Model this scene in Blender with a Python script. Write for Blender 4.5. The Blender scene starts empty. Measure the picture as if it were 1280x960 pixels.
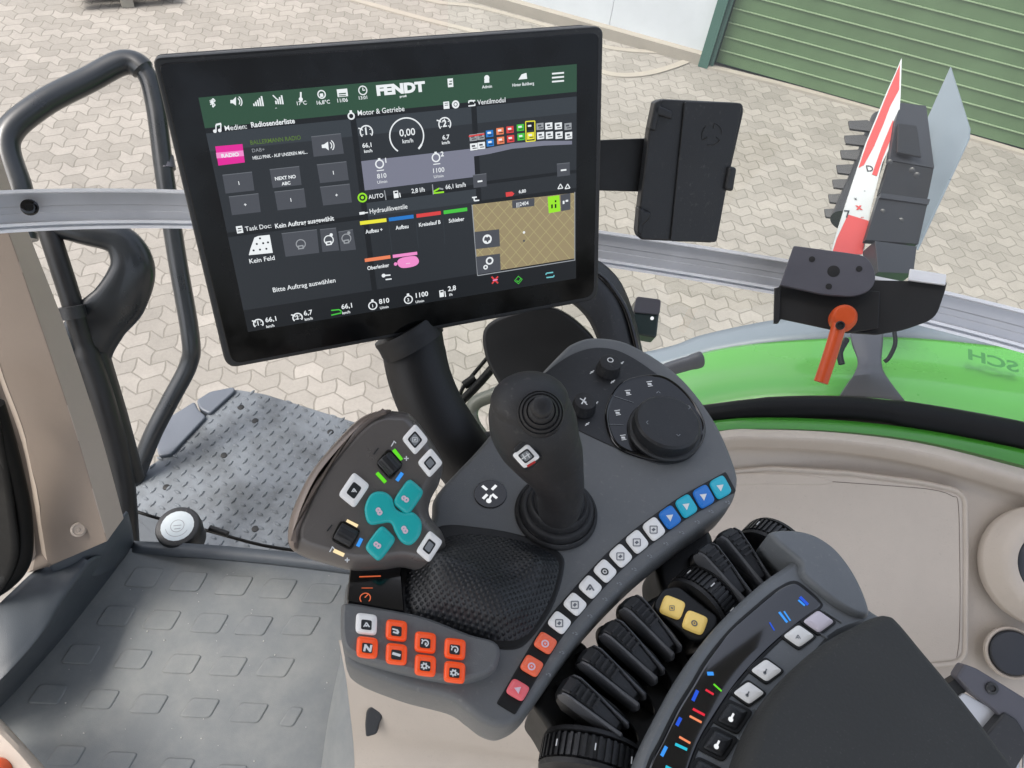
import bpy, bmesh, math, random
from mathutils import Vector, Matrix
from mathutils.geometry import intersect_line_plane
random.seed(7)
SC = bpy.context.scene
COL = SC.collection
# ---------------------------------------------------------------- camera
FPX = 950.0
PITCH = math.radians(50); ROLL = math.radians(9)
CAM = Vector((0, 0, 3.3))
FW = Vector((0, math.cos(PITCH), -math.sin(PITCH)))
R0 = Vector((1, 0, 0)); U0 = Vector((0, math.sin(PITCH), math.cos(PITCH)))
RT = R0*math.cos(ROLL) + U0*math.sin(ROLL)
UP = U0*math.cos(ROLL) - R0*math.sin(ROLL)
cd = bpy.data.cameras.new('camera'); cam = bpy.data.objects.new('camera', cd); COL.objects.link(cam)
cd.sensor_width = 36; cd.lens = FPX/1280*36; cd.clip_start = 0.02; cd.clip_end = 600
M = Matrix((RT, UP, -FW)).transposed().to_4x4(); M.translation = CAM
cam.matrix_world = M
SC.camera = cam
def ray(x, y): return FW + RT*((x-640)/FPX) - UP*((y-480)/FPX)
def at(x, y, d): return CAM + ray(x, y)*d           # a measured point of the place at distance d along the view
class Plane:
    def __init__(s, p, n):
        s.p = Vector(p); s.n = Vector(n).normalized()
        if s.n.dot(CAM-s.p) < 0: s.n = -s.n
        u = RT - s.n*RT.dot(s.n); s.u = u.normalized(); s.v = s.n.cross(s.u)
    def hit(s, x, y, off=0):
        r = ray(x, y); return CAM + r*((s.p+s.n*off-CAM).dot(s.n)/r.dot(s.n))
    def mpp(s, x, y):
        return (s.hit(x, y)-CAM).dot(FW)/FPX
def zplane(z): return Plane((0, 0, z), (0, 0, 1))
# ---------------------------------------------------------------- colours and materials
def lin(c):
    c /= 255.0
    return c/12.92 if c <= .04045 else ((c+.055)/1.055)**2.4
def L(r, g, b, k=1.0): return (min(1, lin(r)*k), min(1, lin(g)*k), min(1, lin(b)*k), 1)
MATS = {}
def mat(name, col, rough=.5, metal=0, grain=0, gscale=900, vary=0, vscale=6, emit=0, spec=.5, coat=0, ecol=None, dust=0, dcol=(.45, .42, .38), dsc=260):
    if name in MATS: return MATS[name]
    m = bpy.data.materials.new(name); m.use_nodes = True; nt = m.node_tree; b = nt.nodes['Principled BSDF']
    b.inputs['Base Color'].default_value = col; b.inputs['Roughness'].default_value = rough
    b.inputs['Metallic'].default_value = metal; b.inputs['Specular IOR Level'].default_value = spec
    b.inputs['Coat Weight'].default_value = coat
    if emit: b.inputs['Emission Color'].default_value = ecol or col; b.inputs['Emission Strength'].default_value = emit
    tc = nt.nodes.new('ShaderNodeTexCoord')
    if vary:
        n = nt.nodes.new('ShaderNodeTexNoise'); n.inputs['Scale'].default_value = vscale; n.inputs['Detail'].default_value = 6; n.inputs['Roughness'].default_value = .62
        nt.links.new(tc.outputs['Object'], n.inputs['Vector'])
        mr = nt.nodes.new('ShaderNodeMapRange'); mr.inputs[1].default_value = .3; mr.inputs[2].default_value = .7
        mr.inputs[3].default_value = 1-vary; mr.inputs[4].default_value = 1+vary
        nt.links.new(n.outputs['Fac'], mr.inputs[0])
        vm = nt.nodes.new('ShaderNodeVectorMath'); vm.operation = 'SCALE'; vm.inputs[0].default_value = col[:3]
        nt.links.new(mr.outputs[0], vm.inputs['Scale']); nt.links.new(vm.outputs[0], b.inputs['Base Color'])
        if dust:     # settled dust: fine specks gathered in soft patches
            d1 = nt.nodes.new('ShaderNodeTexNoise'); d1.inputs['Scale'].default_value = dsc; d1.inputs['Detail'].default_value = 4; nt.links.new(tc.outputs['Object'], d1.inputs['Vector'])
            d2 = nt.nodes.new('ShaderNodeTexNoise'); d2.inputs['Scale'].default_value = 16; d2.inputs['Detail'].default_value = 5; nt.links.new(tc.outputs['Object'], d2.inputs['Vector'])
            r1 = nt.nodes.new('ShaderNodeMapRange'); r1.inputs[1].default_value = .6; r1.inputs[2].default_value = .74; nt.links.new(d1.outputs['Fac'], r1.inputs[0])
            r2 = nt.nodes.new('ShaderNodeMapRange'); r2.inputs[1].default_value = .4; r2.inputs[2].default_value = .75; r2.inputs[3].default_value = .15; nt.links.new(d2.outputs['Fac'], r2.inputs[0])
            mu = nt.nodes.new('ShaderNodeMath'); mu.operation = 'MULTIPLY'; nt.links.new(r1.outputs[0], mu.inputs[0]); nt.links.new(r2.outputs[0], mu.inputs[1])
            m2 = nt.nodes.new('ShaderNodeMath'); m2.operation = 'MULTIPLY_ADD'; m2.inputs[1].default_value = dust; nt.links.new(mu.outputs[0], m2.inputs[0])
            m3 = nt.nodes.new('ShaderNodeMath'); m3.operation = 'MULTIPLY'; m3.inputs[1].default_value = dust*.14; nt.links.new(r2.outputs[0], m3.inputs[0]); nt.links.new(m3.outputs[0], m2.inputs[2])
            mx = nt.nodes.new('ShaderNodeMix'); mx.data_type = 'RGBA'; mx.inputs[7].default_value = (*dcol, 1)
            nt.links.new(m2.outputs[0], mx.inputs[0]); nt.links.new(vm.outputs[0], mx.inputs[6]); nt.links.new(mx.outputs[2], b.inputs['Base Color'])
        mr2 = nt.nodes.new('ShaderNodeMapRange'); mr2.inputs[1].default_value = .3; mr2.inputs[2].default_value = .7
        mr2.inputs[3].default_value = max(.02, rough-.08); mr2.inputs[4].default_value = min(1, rough+.08)
        nt.links.new(n.outputs['Fac'], mr2.inputs[0]); nt.links.new(mr2.outputs[0], b.inputs['Roughness'])
    if grain:
        n = nt.nodes.new('ShaderNodeTexNoise'); n.inputs['Scale'].default_value = gscale; n.inputs['Detail'].default_value = 3
        nt.links.new(tc.outputs['Object'], n.inputs['Vector'])
        bu = nt.nodes.new('ShaderNodeBump'); bu.inputs['Strength'].default_value = grain; bu.inputs['Distance'].default_value = .0006
        nt.links.new(n.outputs['Fac'], bu.inputs['Height']); nt.links.new(bu.outputs[0], b.inputs['Normal'])
    MATS[name] = m; return m
EXPO = 1.25
def emis(name, col, k=1.0): return mat(name, (col[0]*.1, col[1]*.1, col[2]*.1, 1), .4, emit=k/2**EXPO, ecol=col, spec=.3)
# ---------------------------------------------------------------- objects
ORG = {}
def tag(o, label=None, cat=None, group=None, kind=None):
    if label: o['label'] = label
    if cat: o['category'] = cat
    if group: o['group'] = group
    if kind: o['kind'] = kind
    return o
def thing(name, loc, label, cat, group=None):
    o = bpy.data.objects.new(name, None); COL.objects.link(o); o.location = loc; o.empty_display_size = .02
    ORG[o] = Vector(loc); return tag(o, label, cat, group)
def build(name, bm, mats, parent=None, smooth=35, sub=0, solid=0, solid_off=-1, bevel=0, weld=0, label=None):
    if weld: bmesh.ops.remove_doubles(bm, verts=bm.verts, dist=weld)
    if parent is None or parent not in ORG:
        xs = [v.co for v in bm.verts]
        org = Vector((sum(c.x for c in xs)/len(xs), sum(c.y for c in xs)/len(xs), min(c.z for c in xs)))
    else: org = ORG[parent]
    for v in bm.verts: v.co -= org
    me = bpy.data.meshes.new(name); bm.to_mesh(me); bm.free()
    if not isinstance(mats, (list, tuple)): mats = [mats]
    for m in mats: me.materials.append(m)
    o = bpy.data.objects.new(name, me); COL.objects.link(o)
    if parent is None: o.location = org
    else: o.parent = parent
    ORG[o] = org
    if smooth:
        for p in me.polygons: p.use_smooth = True
        try: me.set_sharp_from_angle(angle=math.radians(smooth))
        except Exception: pass
    if solid:
        s = o.modifiers.new('solid', 'SOLIDIFY'); s.thickness = solid; s.offset = solid_off
    if bevel:
        s = o.modifiers.new('bevel', 'BEVEL'); s.width = bevel; s.segments = 3; s.limit_method = 'ANGLE'; s.angle_limit = math.radians(40); s.harden_normals = True
    if sub:
        s = o.modifiers.new('sub', 'SUBSURF'); s.levels = sub; s.render_levels = sub
    if label: o['label'] = label
    return o
# ---------------------------------------------------------------- outlines
def cr(pts, n=6, closed=True):
    P = [Vector(p) for p in pts]; out = []; N = len(P)
    rng = range(N) if closed else range(N-1)
    for i in rng:
        if closed: a, b, c, d = P[i-1], P[i], P[(i+1) % N], P[(i+2) % N]
        else: a, b, c, d = P[max(0, i-1)], P[i], P[i+1], P[min(N-1, i+2)]
        for k in range(n):
            t = k/n
            out.append(.5*((2*b)+(c-a)*t+(2*a-5*b+4*c-d)*t*t+(3*b-a-3*c+d)*t**3))
    if not closed: out.append(P[-1].copy())
    return out
def fillet(pts, r, n=5):
    P = [Vector(p) for p in pts]; out = []; N = len(P)
    for i in range(N):
        a, b, c = P[i-1], P[i], P[(i+1) % N]
        rr = r[i] if isinstance(r, (list, tuple)) else r
        ra = min(rr, (a-b).length*.48); rc = min(rr, (c-b).length*.48)
        s = b+(a-b).normalized()*ra; e = b+(c-b).normalized()*rc
        if ra < 1e-6: out.append(b); continue
        for k in range(n+1):
            t = k/n; out.append(s*(1-t)**2+b*2*t*(1-t)+e*t*t)
    return out
def quadpx(c, a, b, e=.35, n=28):
    "rounded quad: centre c, half axes a and b in photo pixels"
    out = []
    for i in range(n):
        t = 2*math.pi*i/n; ct, st = math.cos(t), math.sin(t)
        x = math.copysign(abs(ct)**e, ct); y = math.copysign(abs(st)**e, st)
        out.append((c[0]+a[0]*x+b[0]*y, c[1]+a[1]*x+b[1]*y))
    return out
def ell(c, rx, ry, rot=0, n=40):
    r = math.radians(rot)
    return [(c[0]+rx*math.cos(t)*math.cos(r)-ry*math.sin(t)*math.sin(r), c[1]+rx*math.cos(t)*math.sin(r)+ry*math.sin(t)*math.cos(r)) for t in [2*math.pi*i/n for i in range(n)]]
def offset(P, n, d):
    "inset a planar closed loop by d"
    N = len(P); out = []
    area = Vector()
    for i in range(N): area += (P[i]-P[0]).cross(P[(i+1) % N]-P[0])
    sg = 1 if area.dot(n) > 0 else -1
    for i in range(N):
        a, b, c = P[i-1], P[i], P[(i+1) % N]
        e1 = (b-a); e2 = (c-b)
        if e1.length < 1e-9: e1 = e2
        if e2.length < 1e-9: e2 = e1
        n1 = n.cross(e1).normalized()*sg; n2 = n.cross(e2).normalized()*sg
        m = n1+n2
        if m.length < 1e-6: m = n1
        m.normalize(); k = max(.45, m.dot(n1))
        out.append(b+m*(d/k))
    for _ in range(12):      # melt edges that turned over
        bad = 0
        for i in range(N):
            j = (i+1) % N
            if (out[j]-out[i]).dot(P[j]-P[i]) < 0: q = (out[i]+out[j])/2; out[i] = q.copy(); out[j] = q.copy(); bad = 1
            elif (P[j]-P[i]).length > 1e-9 and (out[j]-out[i]).length < 1e-7: pass
        if not bad: break
        for i in range(N):
            if (out[(i+1) % N]-out[i]).length < 1e-8: out[i] = out[i]*.5+(out[i-1]+out[(i+2) % N])*.25
    return out
def rings_bm(bm, rings, cap0=True, cap1=True, mi=0):
    V = [[bm.verts.new(p) for p in r] for r in rings]; N = len(rings[0])
    for a, b in zip(V, V[1:]):
        for i in range(N):
            f = bm.faces.new((a[i], a[(i+1) % N], b[(i+1) % N], b[i])); f.material_index = mi
    if cap1: f = bm.faces.new(V[-1]); f.material_index = mi
    if cap0: f = bm.faces.new(list(reversed(V[0]))); f.material_index = mi
    return V
def fixn(bm): bmesh.ops.recalc_face_normals(bm, faces=bm.faces)
def slab(pl, px, prof, bm=None, mi=0, off=0):
    "outline px (photo pixels) laid on plane pl; prof = [(inset, height)] metres, bottom to top"
    own = bm is None
    if own: bm = bmesh.new()
    P = [pl.hit(x, y, off) for x, y in [(p[0], p[1]) for p in px]]
    rings = [[q+pl.n*h for q in (offset(P, pl.n, i) if i else P)] for i, h in prof]
    t = bmesh.new(); rings_bm(t, rings, mi=mi); fixn(t)
    me = bpy.data.meshes.new('t'); t.to_mesh(me); t.free(); bm.from_mesh(me); bpy.data.meshes.remove(me)
    return bm
def rprof(th, r, n=4, e=.0003):
    "profile: body th thick below the plane, edge radius r ending at height 0"
    pr = [(0, -th), (0, -r-.0001)]
    for k in range(n+1):
        a = math.pi/2*k/n; pr.append((r*(1-math.cos(a)), -r*(1-math.sin(a))))
    pr.append((r+max(e, .15*r), 0)); return pr
def upprof(h, r, n=3): return [(i, z+h) for i, z in rprof(h, r, n)]
def grid(rows, n=6, m=4, smoothrow=True, bm=None, mi=0, ext=0):
    "surface through rows of (px, py, depth)"
    own = bm is None
    if own: bm = bmesh.new()
    R = [[at(*p) for p in r] for r in rows]
    if ext:
        for r in R: r.append(r[-1]+(r[-1]-r[-2])*ext)
    R = [cr(r, n, False) for r in R]
    k = min(len(r) for r in R); assert all(len(r) == k for r in R)
    cols = [cr([r[j] for r in R], m, False) if smoothrow else [r[j] for r in R] for j in range(k)]
    V = [[bm.verts.new(p) for p in c] for c in cols]
    for a, b in zip(V, V[1:]):
        for i in range(len(a)-1):
            f = bm.faces.new((a[i], a[i+1], b[i+1], b[i])); f.material_index = mi
            f.normal_update()
    if own:
        fixn(bm)
        s = sum(f.normal.dot((CAM-f.calc_center_median()).normalized()) for f in bm.faces)
        if s < 0: bmesh.ops.reverse_faces(bm, faces=bm.faces)
    return bm
def sweep(P, radii, seg=14, bm=None, mi=0, ref=None, cap=True):
    "tube through 3D points P; radii scalar / list / list of (a,b)"
    own = bm is None
    if own: bm = bmesh.new()
    rings = []; N = len(P); prev = None
    for i, p in enumerate(P):
        t = (P[min(i+1, N-1)]-P[max(i-1, 0)]).normalized()
        if prev is None:
            a = (ref or Vector((.3, .2, 1))); a = (a-t*a.dot(t))
            if a.length < .01: a = Vector((1, 0, 0))-t*t.x
        else: a = prev-t*prev.dot(t)
        a.normalize(); prev = a; b = t.cross(a)
        r = radii[i] if isinstance(radii, list) else radii
        ra, rb = r if isinstance(r, tuple) else (r, r)
        rings.append([p+a*ra*math.cos(2*math.pi*k/seg)+b*rb*math.sin(2*math.pi*k/seg) for k in range(seg)])
    t = bmesh.new(); rings_bm(t, rings, cap, cap, mi); fixn(t)
    me = bpy.data.meshes.new('t'); t.to_mesh(me); t.free(); bm.from_mesh(me); bpy.data.meshes.remove(me)
    return bm
def tube(pts, r, n=8, seg=14, **k):
    "pts (px,py,depth)"
    return sweep(cr([at(*p) for p in pts], n, False), r, seg, **k)
def lathe(c, ax, prof, seg=48, bm=None, mi=0, knurl=0, kh=(0, 0), squash=1):
    own = bm is None
    if own: bm = bmesh.new()
    ax = Vector(ax).normalized(); a = (RT-ax*RT.dot(ax)).normalized(); b = ax.cross(a)
    rings = []
    for r, h in prof:
        rings.append([])
        for k in range(seg):
            rr = r*(1-(knurl if (k % 4 < 2 and kh[0] < h < kh[1]) else 0)); t = 2*math.pi*k/seg
            rings[-1].append(c+ax*h+a*rr*math.cos(t)+b*rr*squash*math.sin(t))
    t = bmesh.new(); rings_bm(t, rings, mi=mi); fixn(t)
    me = bpy.data.meshes.new('t'); t.to_mesh(me); t.free(); bm.from_mesh(me); bpy.data.meshes.remove(me)
    return bm
def box(c, X, Y, Z, bm=None, mi=0):
    own = bm is None
    if own: bm = bmesh.new()
    c = Vector(c)
    v = [bm.verts.new(c+X*sx+Y*sy+Z*sz) for sx in (-1, 1) for sy in (-1, 1) for sz in (-1, 1)]
    fs = [bm.faces.new([v[i] for i in q]) for q in ((0, 1, 3, 2), (4, 6, 7, 5), (0, 4, 5, 1), (2, 3, 7, 6), (0, 2, 6, 4), (1, 5, 7, 3))]
    for f in fs: f.material_index = mi
    bmesh.ops.recalc_face_normals(bm, faces=fs)
    return bm
# ---------------------------------------------------------------- flat print (writing, marks)
TXS = 1.0
class Print:
    def __init__(s, pl, U=None, base=.0002):
        s.pl = pl; s.bm = bmesh.new(); s.mats = []; s.base = base
        s.U = (U or pl.u).normalized(); s.V = pl.n.cross(s.U).normalized()
    def mi(s, m):
        if m not in s.mats: s.mats.append(m)
        return s.mats.index(m)
    def face(s, P, m):
        f = s.bm.faces.new([s.bm.verts.new(p) for p in P]); f.material_index = s.mi(m); f.normal_update()
        if f.normal.dot(s.pl.n) < 0: f.normal_flip()
    def poly(s, px, m, l=1): s.face([s.pl.hit(x, y, s.base+l*.00012) for x, y in px], m)
    def rect(s, cx, cy, w, h, m, l=1):
        "w,h pixels, along the plane's own axes"
        c = s.pl.hit(cx, cy, s.base+l*.00012); k = s.pl.mpp(cx, cy)
        a = s.U*w*k/2; b = s.V*h*k/2
        s.face([c-a-b, c+a-b, c+a+b, c-a+b], m)
    def line(s, x0, y0, x1, y1, w, m, l=1):
        a = s.pl.hit(x0, y0, s.base+l*.00012); b = s.pl.hit(x1, y1, s.base+l*.00012)
        d = (b-a).normalized(); n = s.pl.n.cross(d)*(s.pl.mpp(x0, y0)*w/2)
        s.face([a-n, b-n, b+n, a+n], m)
    def ring(s, cx, cy, r, w, m, l=1, a0=0, a1=360, n=28, U=None):
        c = s.pl.hit(cx, cy, s.base+l*.00012); k = s.pl.mpp(cx, cy)
        for i in range(n):
            t0 = math.radians(a0+(a1-a0)*i/n); t1 = math.radians(a0+(a1-a0)*(i+1)/n)
            f = lambda t, q: c+(s.U*math.cos(t)+s.V*math.sin(t))*q*k
            s.face([f(t0, r-w/2), f(t1, r-w/2), f(t1, r+w/2), f(t0, r+w/2)], m)
    def disc(s, cx, cy, r, m, l=1, n=20, sq=1):
        c = s.pl.hit(cx, cy, s.base+l*.00012); k = s.pl.mpp(cx, cy)
        s.face([c+(s.U*math.cos(2*math.pi*i/n)+s.V*sq*math.sin(2*math.pi*i/n))*r*k for i in range(n)], m)
    def text(s, x, y, hpx, t, m, l=1, al='LEFT', bold=0, sx=1, mirror=False, U=None):
        "cap height hpx, (x,y) = baseline start (or centre) in photo pixels"
        cu = bpy.data.curves.new('txt', 'FONT'); cu.body = t; cu.size = 1; cu.align_x = al; cu.resolution_u = 3; cu.offset = bold
        o = bpy.data.objects.new('txt', cu); COL.objects.link(o)
        dg = bpy.context.evaluated_depsgraph_get(); me = bpy.data.meshes.new_from_object(o.evaluated_get(dg))
        c = s.pl.hit(x, y, s.base+l*.00012); k = s.pl.mpp(x, y)*hpx/.69*TXS
        Ud = (U or s.U); Vd = s.pl.n.cross(Ud)
        if mirror: Ud = -Ud
        idx = s.mi(m); vs = [s.bm.verts.new(c+Ud*v.co.x*k*sx+Vd*v.co.y*k) for v in me.vertices]
        for p in me.polygons:
            try: f = s.bm.faces.new([vs[i] for i in p.vertices])
            except ValueError: continue
            f.material_index = idx; f.normal_update()
            if f.normal.dot(s.pl.n) < 0: f.normal_flip()
        bpy.data.objects.remove(o); bpy.data.curves.remove(cu); bpy.data.meshes.remove(me)
    def done(s, name, parent): return build(name, s.bm, s.mats, parent, smooth=0)
def pdir(pl, x0, y0, x1, y1): return (pl.hit(x1, y1)-pl.hit(x0, y0)).normalized()
def para(px, size_w):
    "3D parallelogram through 4 photo corners, scaled so that its first side is size_w metres"
    r = [ray(*p) for p in px]
    A = Matrix((-r[1], r[2], -r[3])).transposed(); d = A.inverted() @ (-r[0])
    P = [r[0], r[1]*d[0], r[2]*d[1], r[3]*d[2]]
    k = size_w/(P[1]-P[0]).length
    return [CAM+p*k for p in P]
# ================================================================ materials
pl_dark = mat('console_grey_plastic', L(92, 94, 95, 1.3), .46, grain=.4, gscale=1300, vary=.06, vscale=25, dust=.22)
pl_dark2 = mat('panel_grey_plastic', L(104, 108, 111, 1.15), .42, grain=.4, gscale=1300, vary=.06, vscale=25, dust=.22)
pl_black = mat('black_plastic', L(36, 38, 41, .8), .43, grain=.35, gscale=1300, vary=.1, vscale=30, dust=.14)
pl_soft = mat('soft_black_rubber', L(36, 37, 40, .8), .56, grain=.3, gscale=1500, vary=.1, vscale=40, dust=.16)
pl_deep = mat('deep_black', L(12, 13, 14, .8), .5, vary=.1, vscale=20)
pl_gloss = mat('gloss_black', L(16, 16, 18, .8), .12, coat=.3)
grip_m = mat('grip_grey_bronze', L(100, 96, 93, 1.15), .32, metal=.2, grain=.2, gscale=1500, vary=.04, vscale=20)
grip_side = mat('grip_side_bronze', L(134, 122, 114, .95), .3, metal=.35, vary=.05, vscale=20)
beige = mat('beige_trim', L(200, 189, 176, .78), .5, grain=.45, gscale=1100, vary=.06, vscale=7, dust=.3, dcol=(.2, .17, .14), dsc=330)
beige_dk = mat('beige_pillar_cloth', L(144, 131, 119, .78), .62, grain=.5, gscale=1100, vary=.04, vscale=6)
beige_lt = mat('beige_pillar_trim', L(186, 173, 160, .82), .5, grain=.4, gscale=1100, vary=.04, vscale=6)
grey_sill = mat('grey_sill_plastic', L(72, 78, 84, .85), .5, grain=.4, gscale=900, vary=.07, vscale=9)
alu = mat('anodised_aluminium', L(228, 230, 233, 1.0), .38, metal=.25, vary=.04, vscale=30)
alu_dk = mat('aluminium_shade_tone', L(196, 198, 202, .85), .36, metal=.4, vary=.06, vscale=20)  # darker copy of the rail aluminium: shade of its middle band in the colour
steel_dk = mat('dark_painted_steel', L(36, 40, 44, .8), .32, vary=.08, vscale=14, coat=.2)
steel_bl = mat('black_powder_coat', L(26, 27, 29, .8), .42, grain=.08, gscale=1500, vary=.08, vscale=20)
steel_gr = mat('grey_powder_coat', L(84, 84, 92, .8), .42, vary=.05, vscale=20)
green_p = mat('green_fender_paint', L(108, 203, 82, .52), .28, coat=.5, vary=.03, vscale=4)
green_lip = mat('green_lip_paint', L(66, 150, 40, .7), .35, coat=.3, vary=.05, vscale=8)
rub = mat('black_window_seal', L(10, 11, 11, .7), .5, vary=.1, vscale=15, spec=.2)
orange = mat('orange_lever_plastic', L(214, 84, 34, .85), .38, vary=.04, vscale=30)
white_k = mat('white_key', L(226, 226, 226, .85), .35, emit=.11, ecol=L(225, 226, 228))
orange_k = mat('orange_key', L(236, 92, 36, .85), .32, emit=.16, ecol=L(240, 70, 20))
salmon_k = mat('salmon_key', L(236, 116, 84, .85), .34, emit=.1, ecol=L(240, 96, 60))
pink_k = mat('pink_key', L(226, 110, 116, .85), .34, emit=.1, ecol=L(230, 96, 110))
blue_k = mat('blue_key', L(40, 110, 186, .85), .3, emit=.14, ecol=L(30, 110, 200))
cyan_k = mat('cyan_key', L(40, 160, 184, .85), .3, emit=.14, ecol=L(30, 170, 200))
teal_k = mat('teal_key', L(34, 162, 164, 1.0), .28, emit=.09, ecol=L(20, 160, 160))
yellow_k = mat('yellow_key', L(244, 214, 130, .95), .4, emit=.12, ecol=L(240, 205, 110))
lilac_k = mat('pale_lilac_key', L(206, 200, 212, .8), .35, emit=.1, ecol=L(206, 200, 214))
pr_white = mat('print_white', L(225, 228, 230, .8), .5, emit=.08, ecol=L(225, 228, 230))
pr_grey = mat('print_grey', L(150, 154, 158, .8), .5)
pr_dark = mat('print_dark', L(40, 44, 48, .8), .5)
pr_teal = mat('print_pale_lilac', L(214, 190, 206, .8), .5, emit=.1, ecol=L(220, 196, 210))
e_white = emis('lamp_white', L(240, 242, 244), 1.0)
e_grn = emis('lamp_green', L(100, 220, 40), 1.0)
e_blu = emis('lamp_blue', L(60, 150, 240), 1.0)
e_dblu = emis('lamp_deep_blue', L(34, 84, 214), 1.0)
e_crm = emis('lamp_cream', L(255, 230, 180), 1.0)
e_red = emis('lamp_red', L(225, 40, 60), 1.0)
e_org = emis('lamp_orange', L(240, 140, 96), 1.0)
e_cyn = emis('lamp_cyan', L(40, 190, 214), 1.0)

def pattern_mat(name, base, kind, scale, dist, rough, metal=0, dirt=None, dscale=8, col2=None):
    m = bpy.data.materials.new(name); m.use_nodes = True; nt = m.node_tree; b = nt.nodes['Principled BSDF']; N = nt.nodes.new; K = nt.links.new
    b.inputs['Base Color'].default_value = base; b.inputs['Roughness'].default_value = rough; b.inputs['Metallic'].default_value = metal
    tc = N('ShaderNodeTexCoord')
    def math_(op, a, c=None):
        n = N('ShaderNodeMath'); n.operation = op
        for i, v in enumerate((a, c)):
            if v is None: continue
            if isinstance(v, (int, float)): n.inputs[i].default_value = v
            else: K(v, n.inputs[i])
        return n.outputs[0]
    h = None
    if kind == 'dots':
        s = N('ShaderNodeSeparateXYZ'); K(tc.outputs['UV'], s.inputs[0])
        a = math_('SINE', math_('MULTIPLY', s.outputs[0], scale)); c = math_('SINE', math_('MULTIPLY', s.outputs[1], scale))
        p = math_('MULTIPLY', a, c); h = math_('MAXIMUM', math_('SUBTRACT', math_('ABSOLUTE', p), .35), 0)
    if h is not None:
        bu = N('ShaderNodeBump'); bu.inputs['Strength'].default_value = 1; bu.inputs['Distance'].default_value = dist
        K(h, bu.inputs['Height']); K(bu.outputs[0], b.inputs['Normal'])
    if dirt:
        n = N('ShaderNodeTexNoise'); n.inputs['Scale'].default_value = dscale; n.inputs['Detail'].default_value = 9; n.inputs['Roughness'].default_value = .68
        K(tc.outputs['Object'], n.inputs['Vector'])
        r = N('ShaderNodeValToRGB'); r.color_ramp.elements[0].position = .42; r.color_ramp.elements[1].position = .72
        r.color_ramp.elements[0].color = base; r.color_ramp.elements[1].color = dirt
        K(n.outputs['Fac'], r.inputs[0]); K(r.outputs[0], b.inputs['Base Color'])
        if kind != 'dots':
            n2 = N('ShaderNodeTexNoise'); n2.inputs['Scale'].default_value = 700; n2.inputs['Detail'].default_value = 3; K(tc.outputs['Object'], n2.inputs['Vector'])
            bu = N('ShaderNodeBump'); bu.inputs['Strength'].default_value = .35; bu.inputs['Distance'].default_value = .0008
            K(n2.outputs['Fac'], bu.inputs['Height']); K(bu.outputs[0], b.inputs['Normal'])
    return m
mat_floor = pattern_mat('rubber_floor', L(120, 124, 125, .92), '', 0, 0, .66, dirt=L(140, 142, 139, .92), dscale=9)
plate_m = pattern_mat('tread_plate_steel', L(150, 158, 166, .46), '', 0, 0, .5, metal=.2, dirt=L(92, 96, 98, .42), dscale=8)
gaiter_m = pattern_mat('dimpled_elastomer', L(36, 38, 41, .9), 'dots', 2*math.pi*11, .0011, .42)
foam_m = mat('armrest_cover', L(56, 57, 56, 1.0), .75, grain=1, gscale=420, vary=.12, vscale=12, dust=.12, dsc=500)

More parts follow.
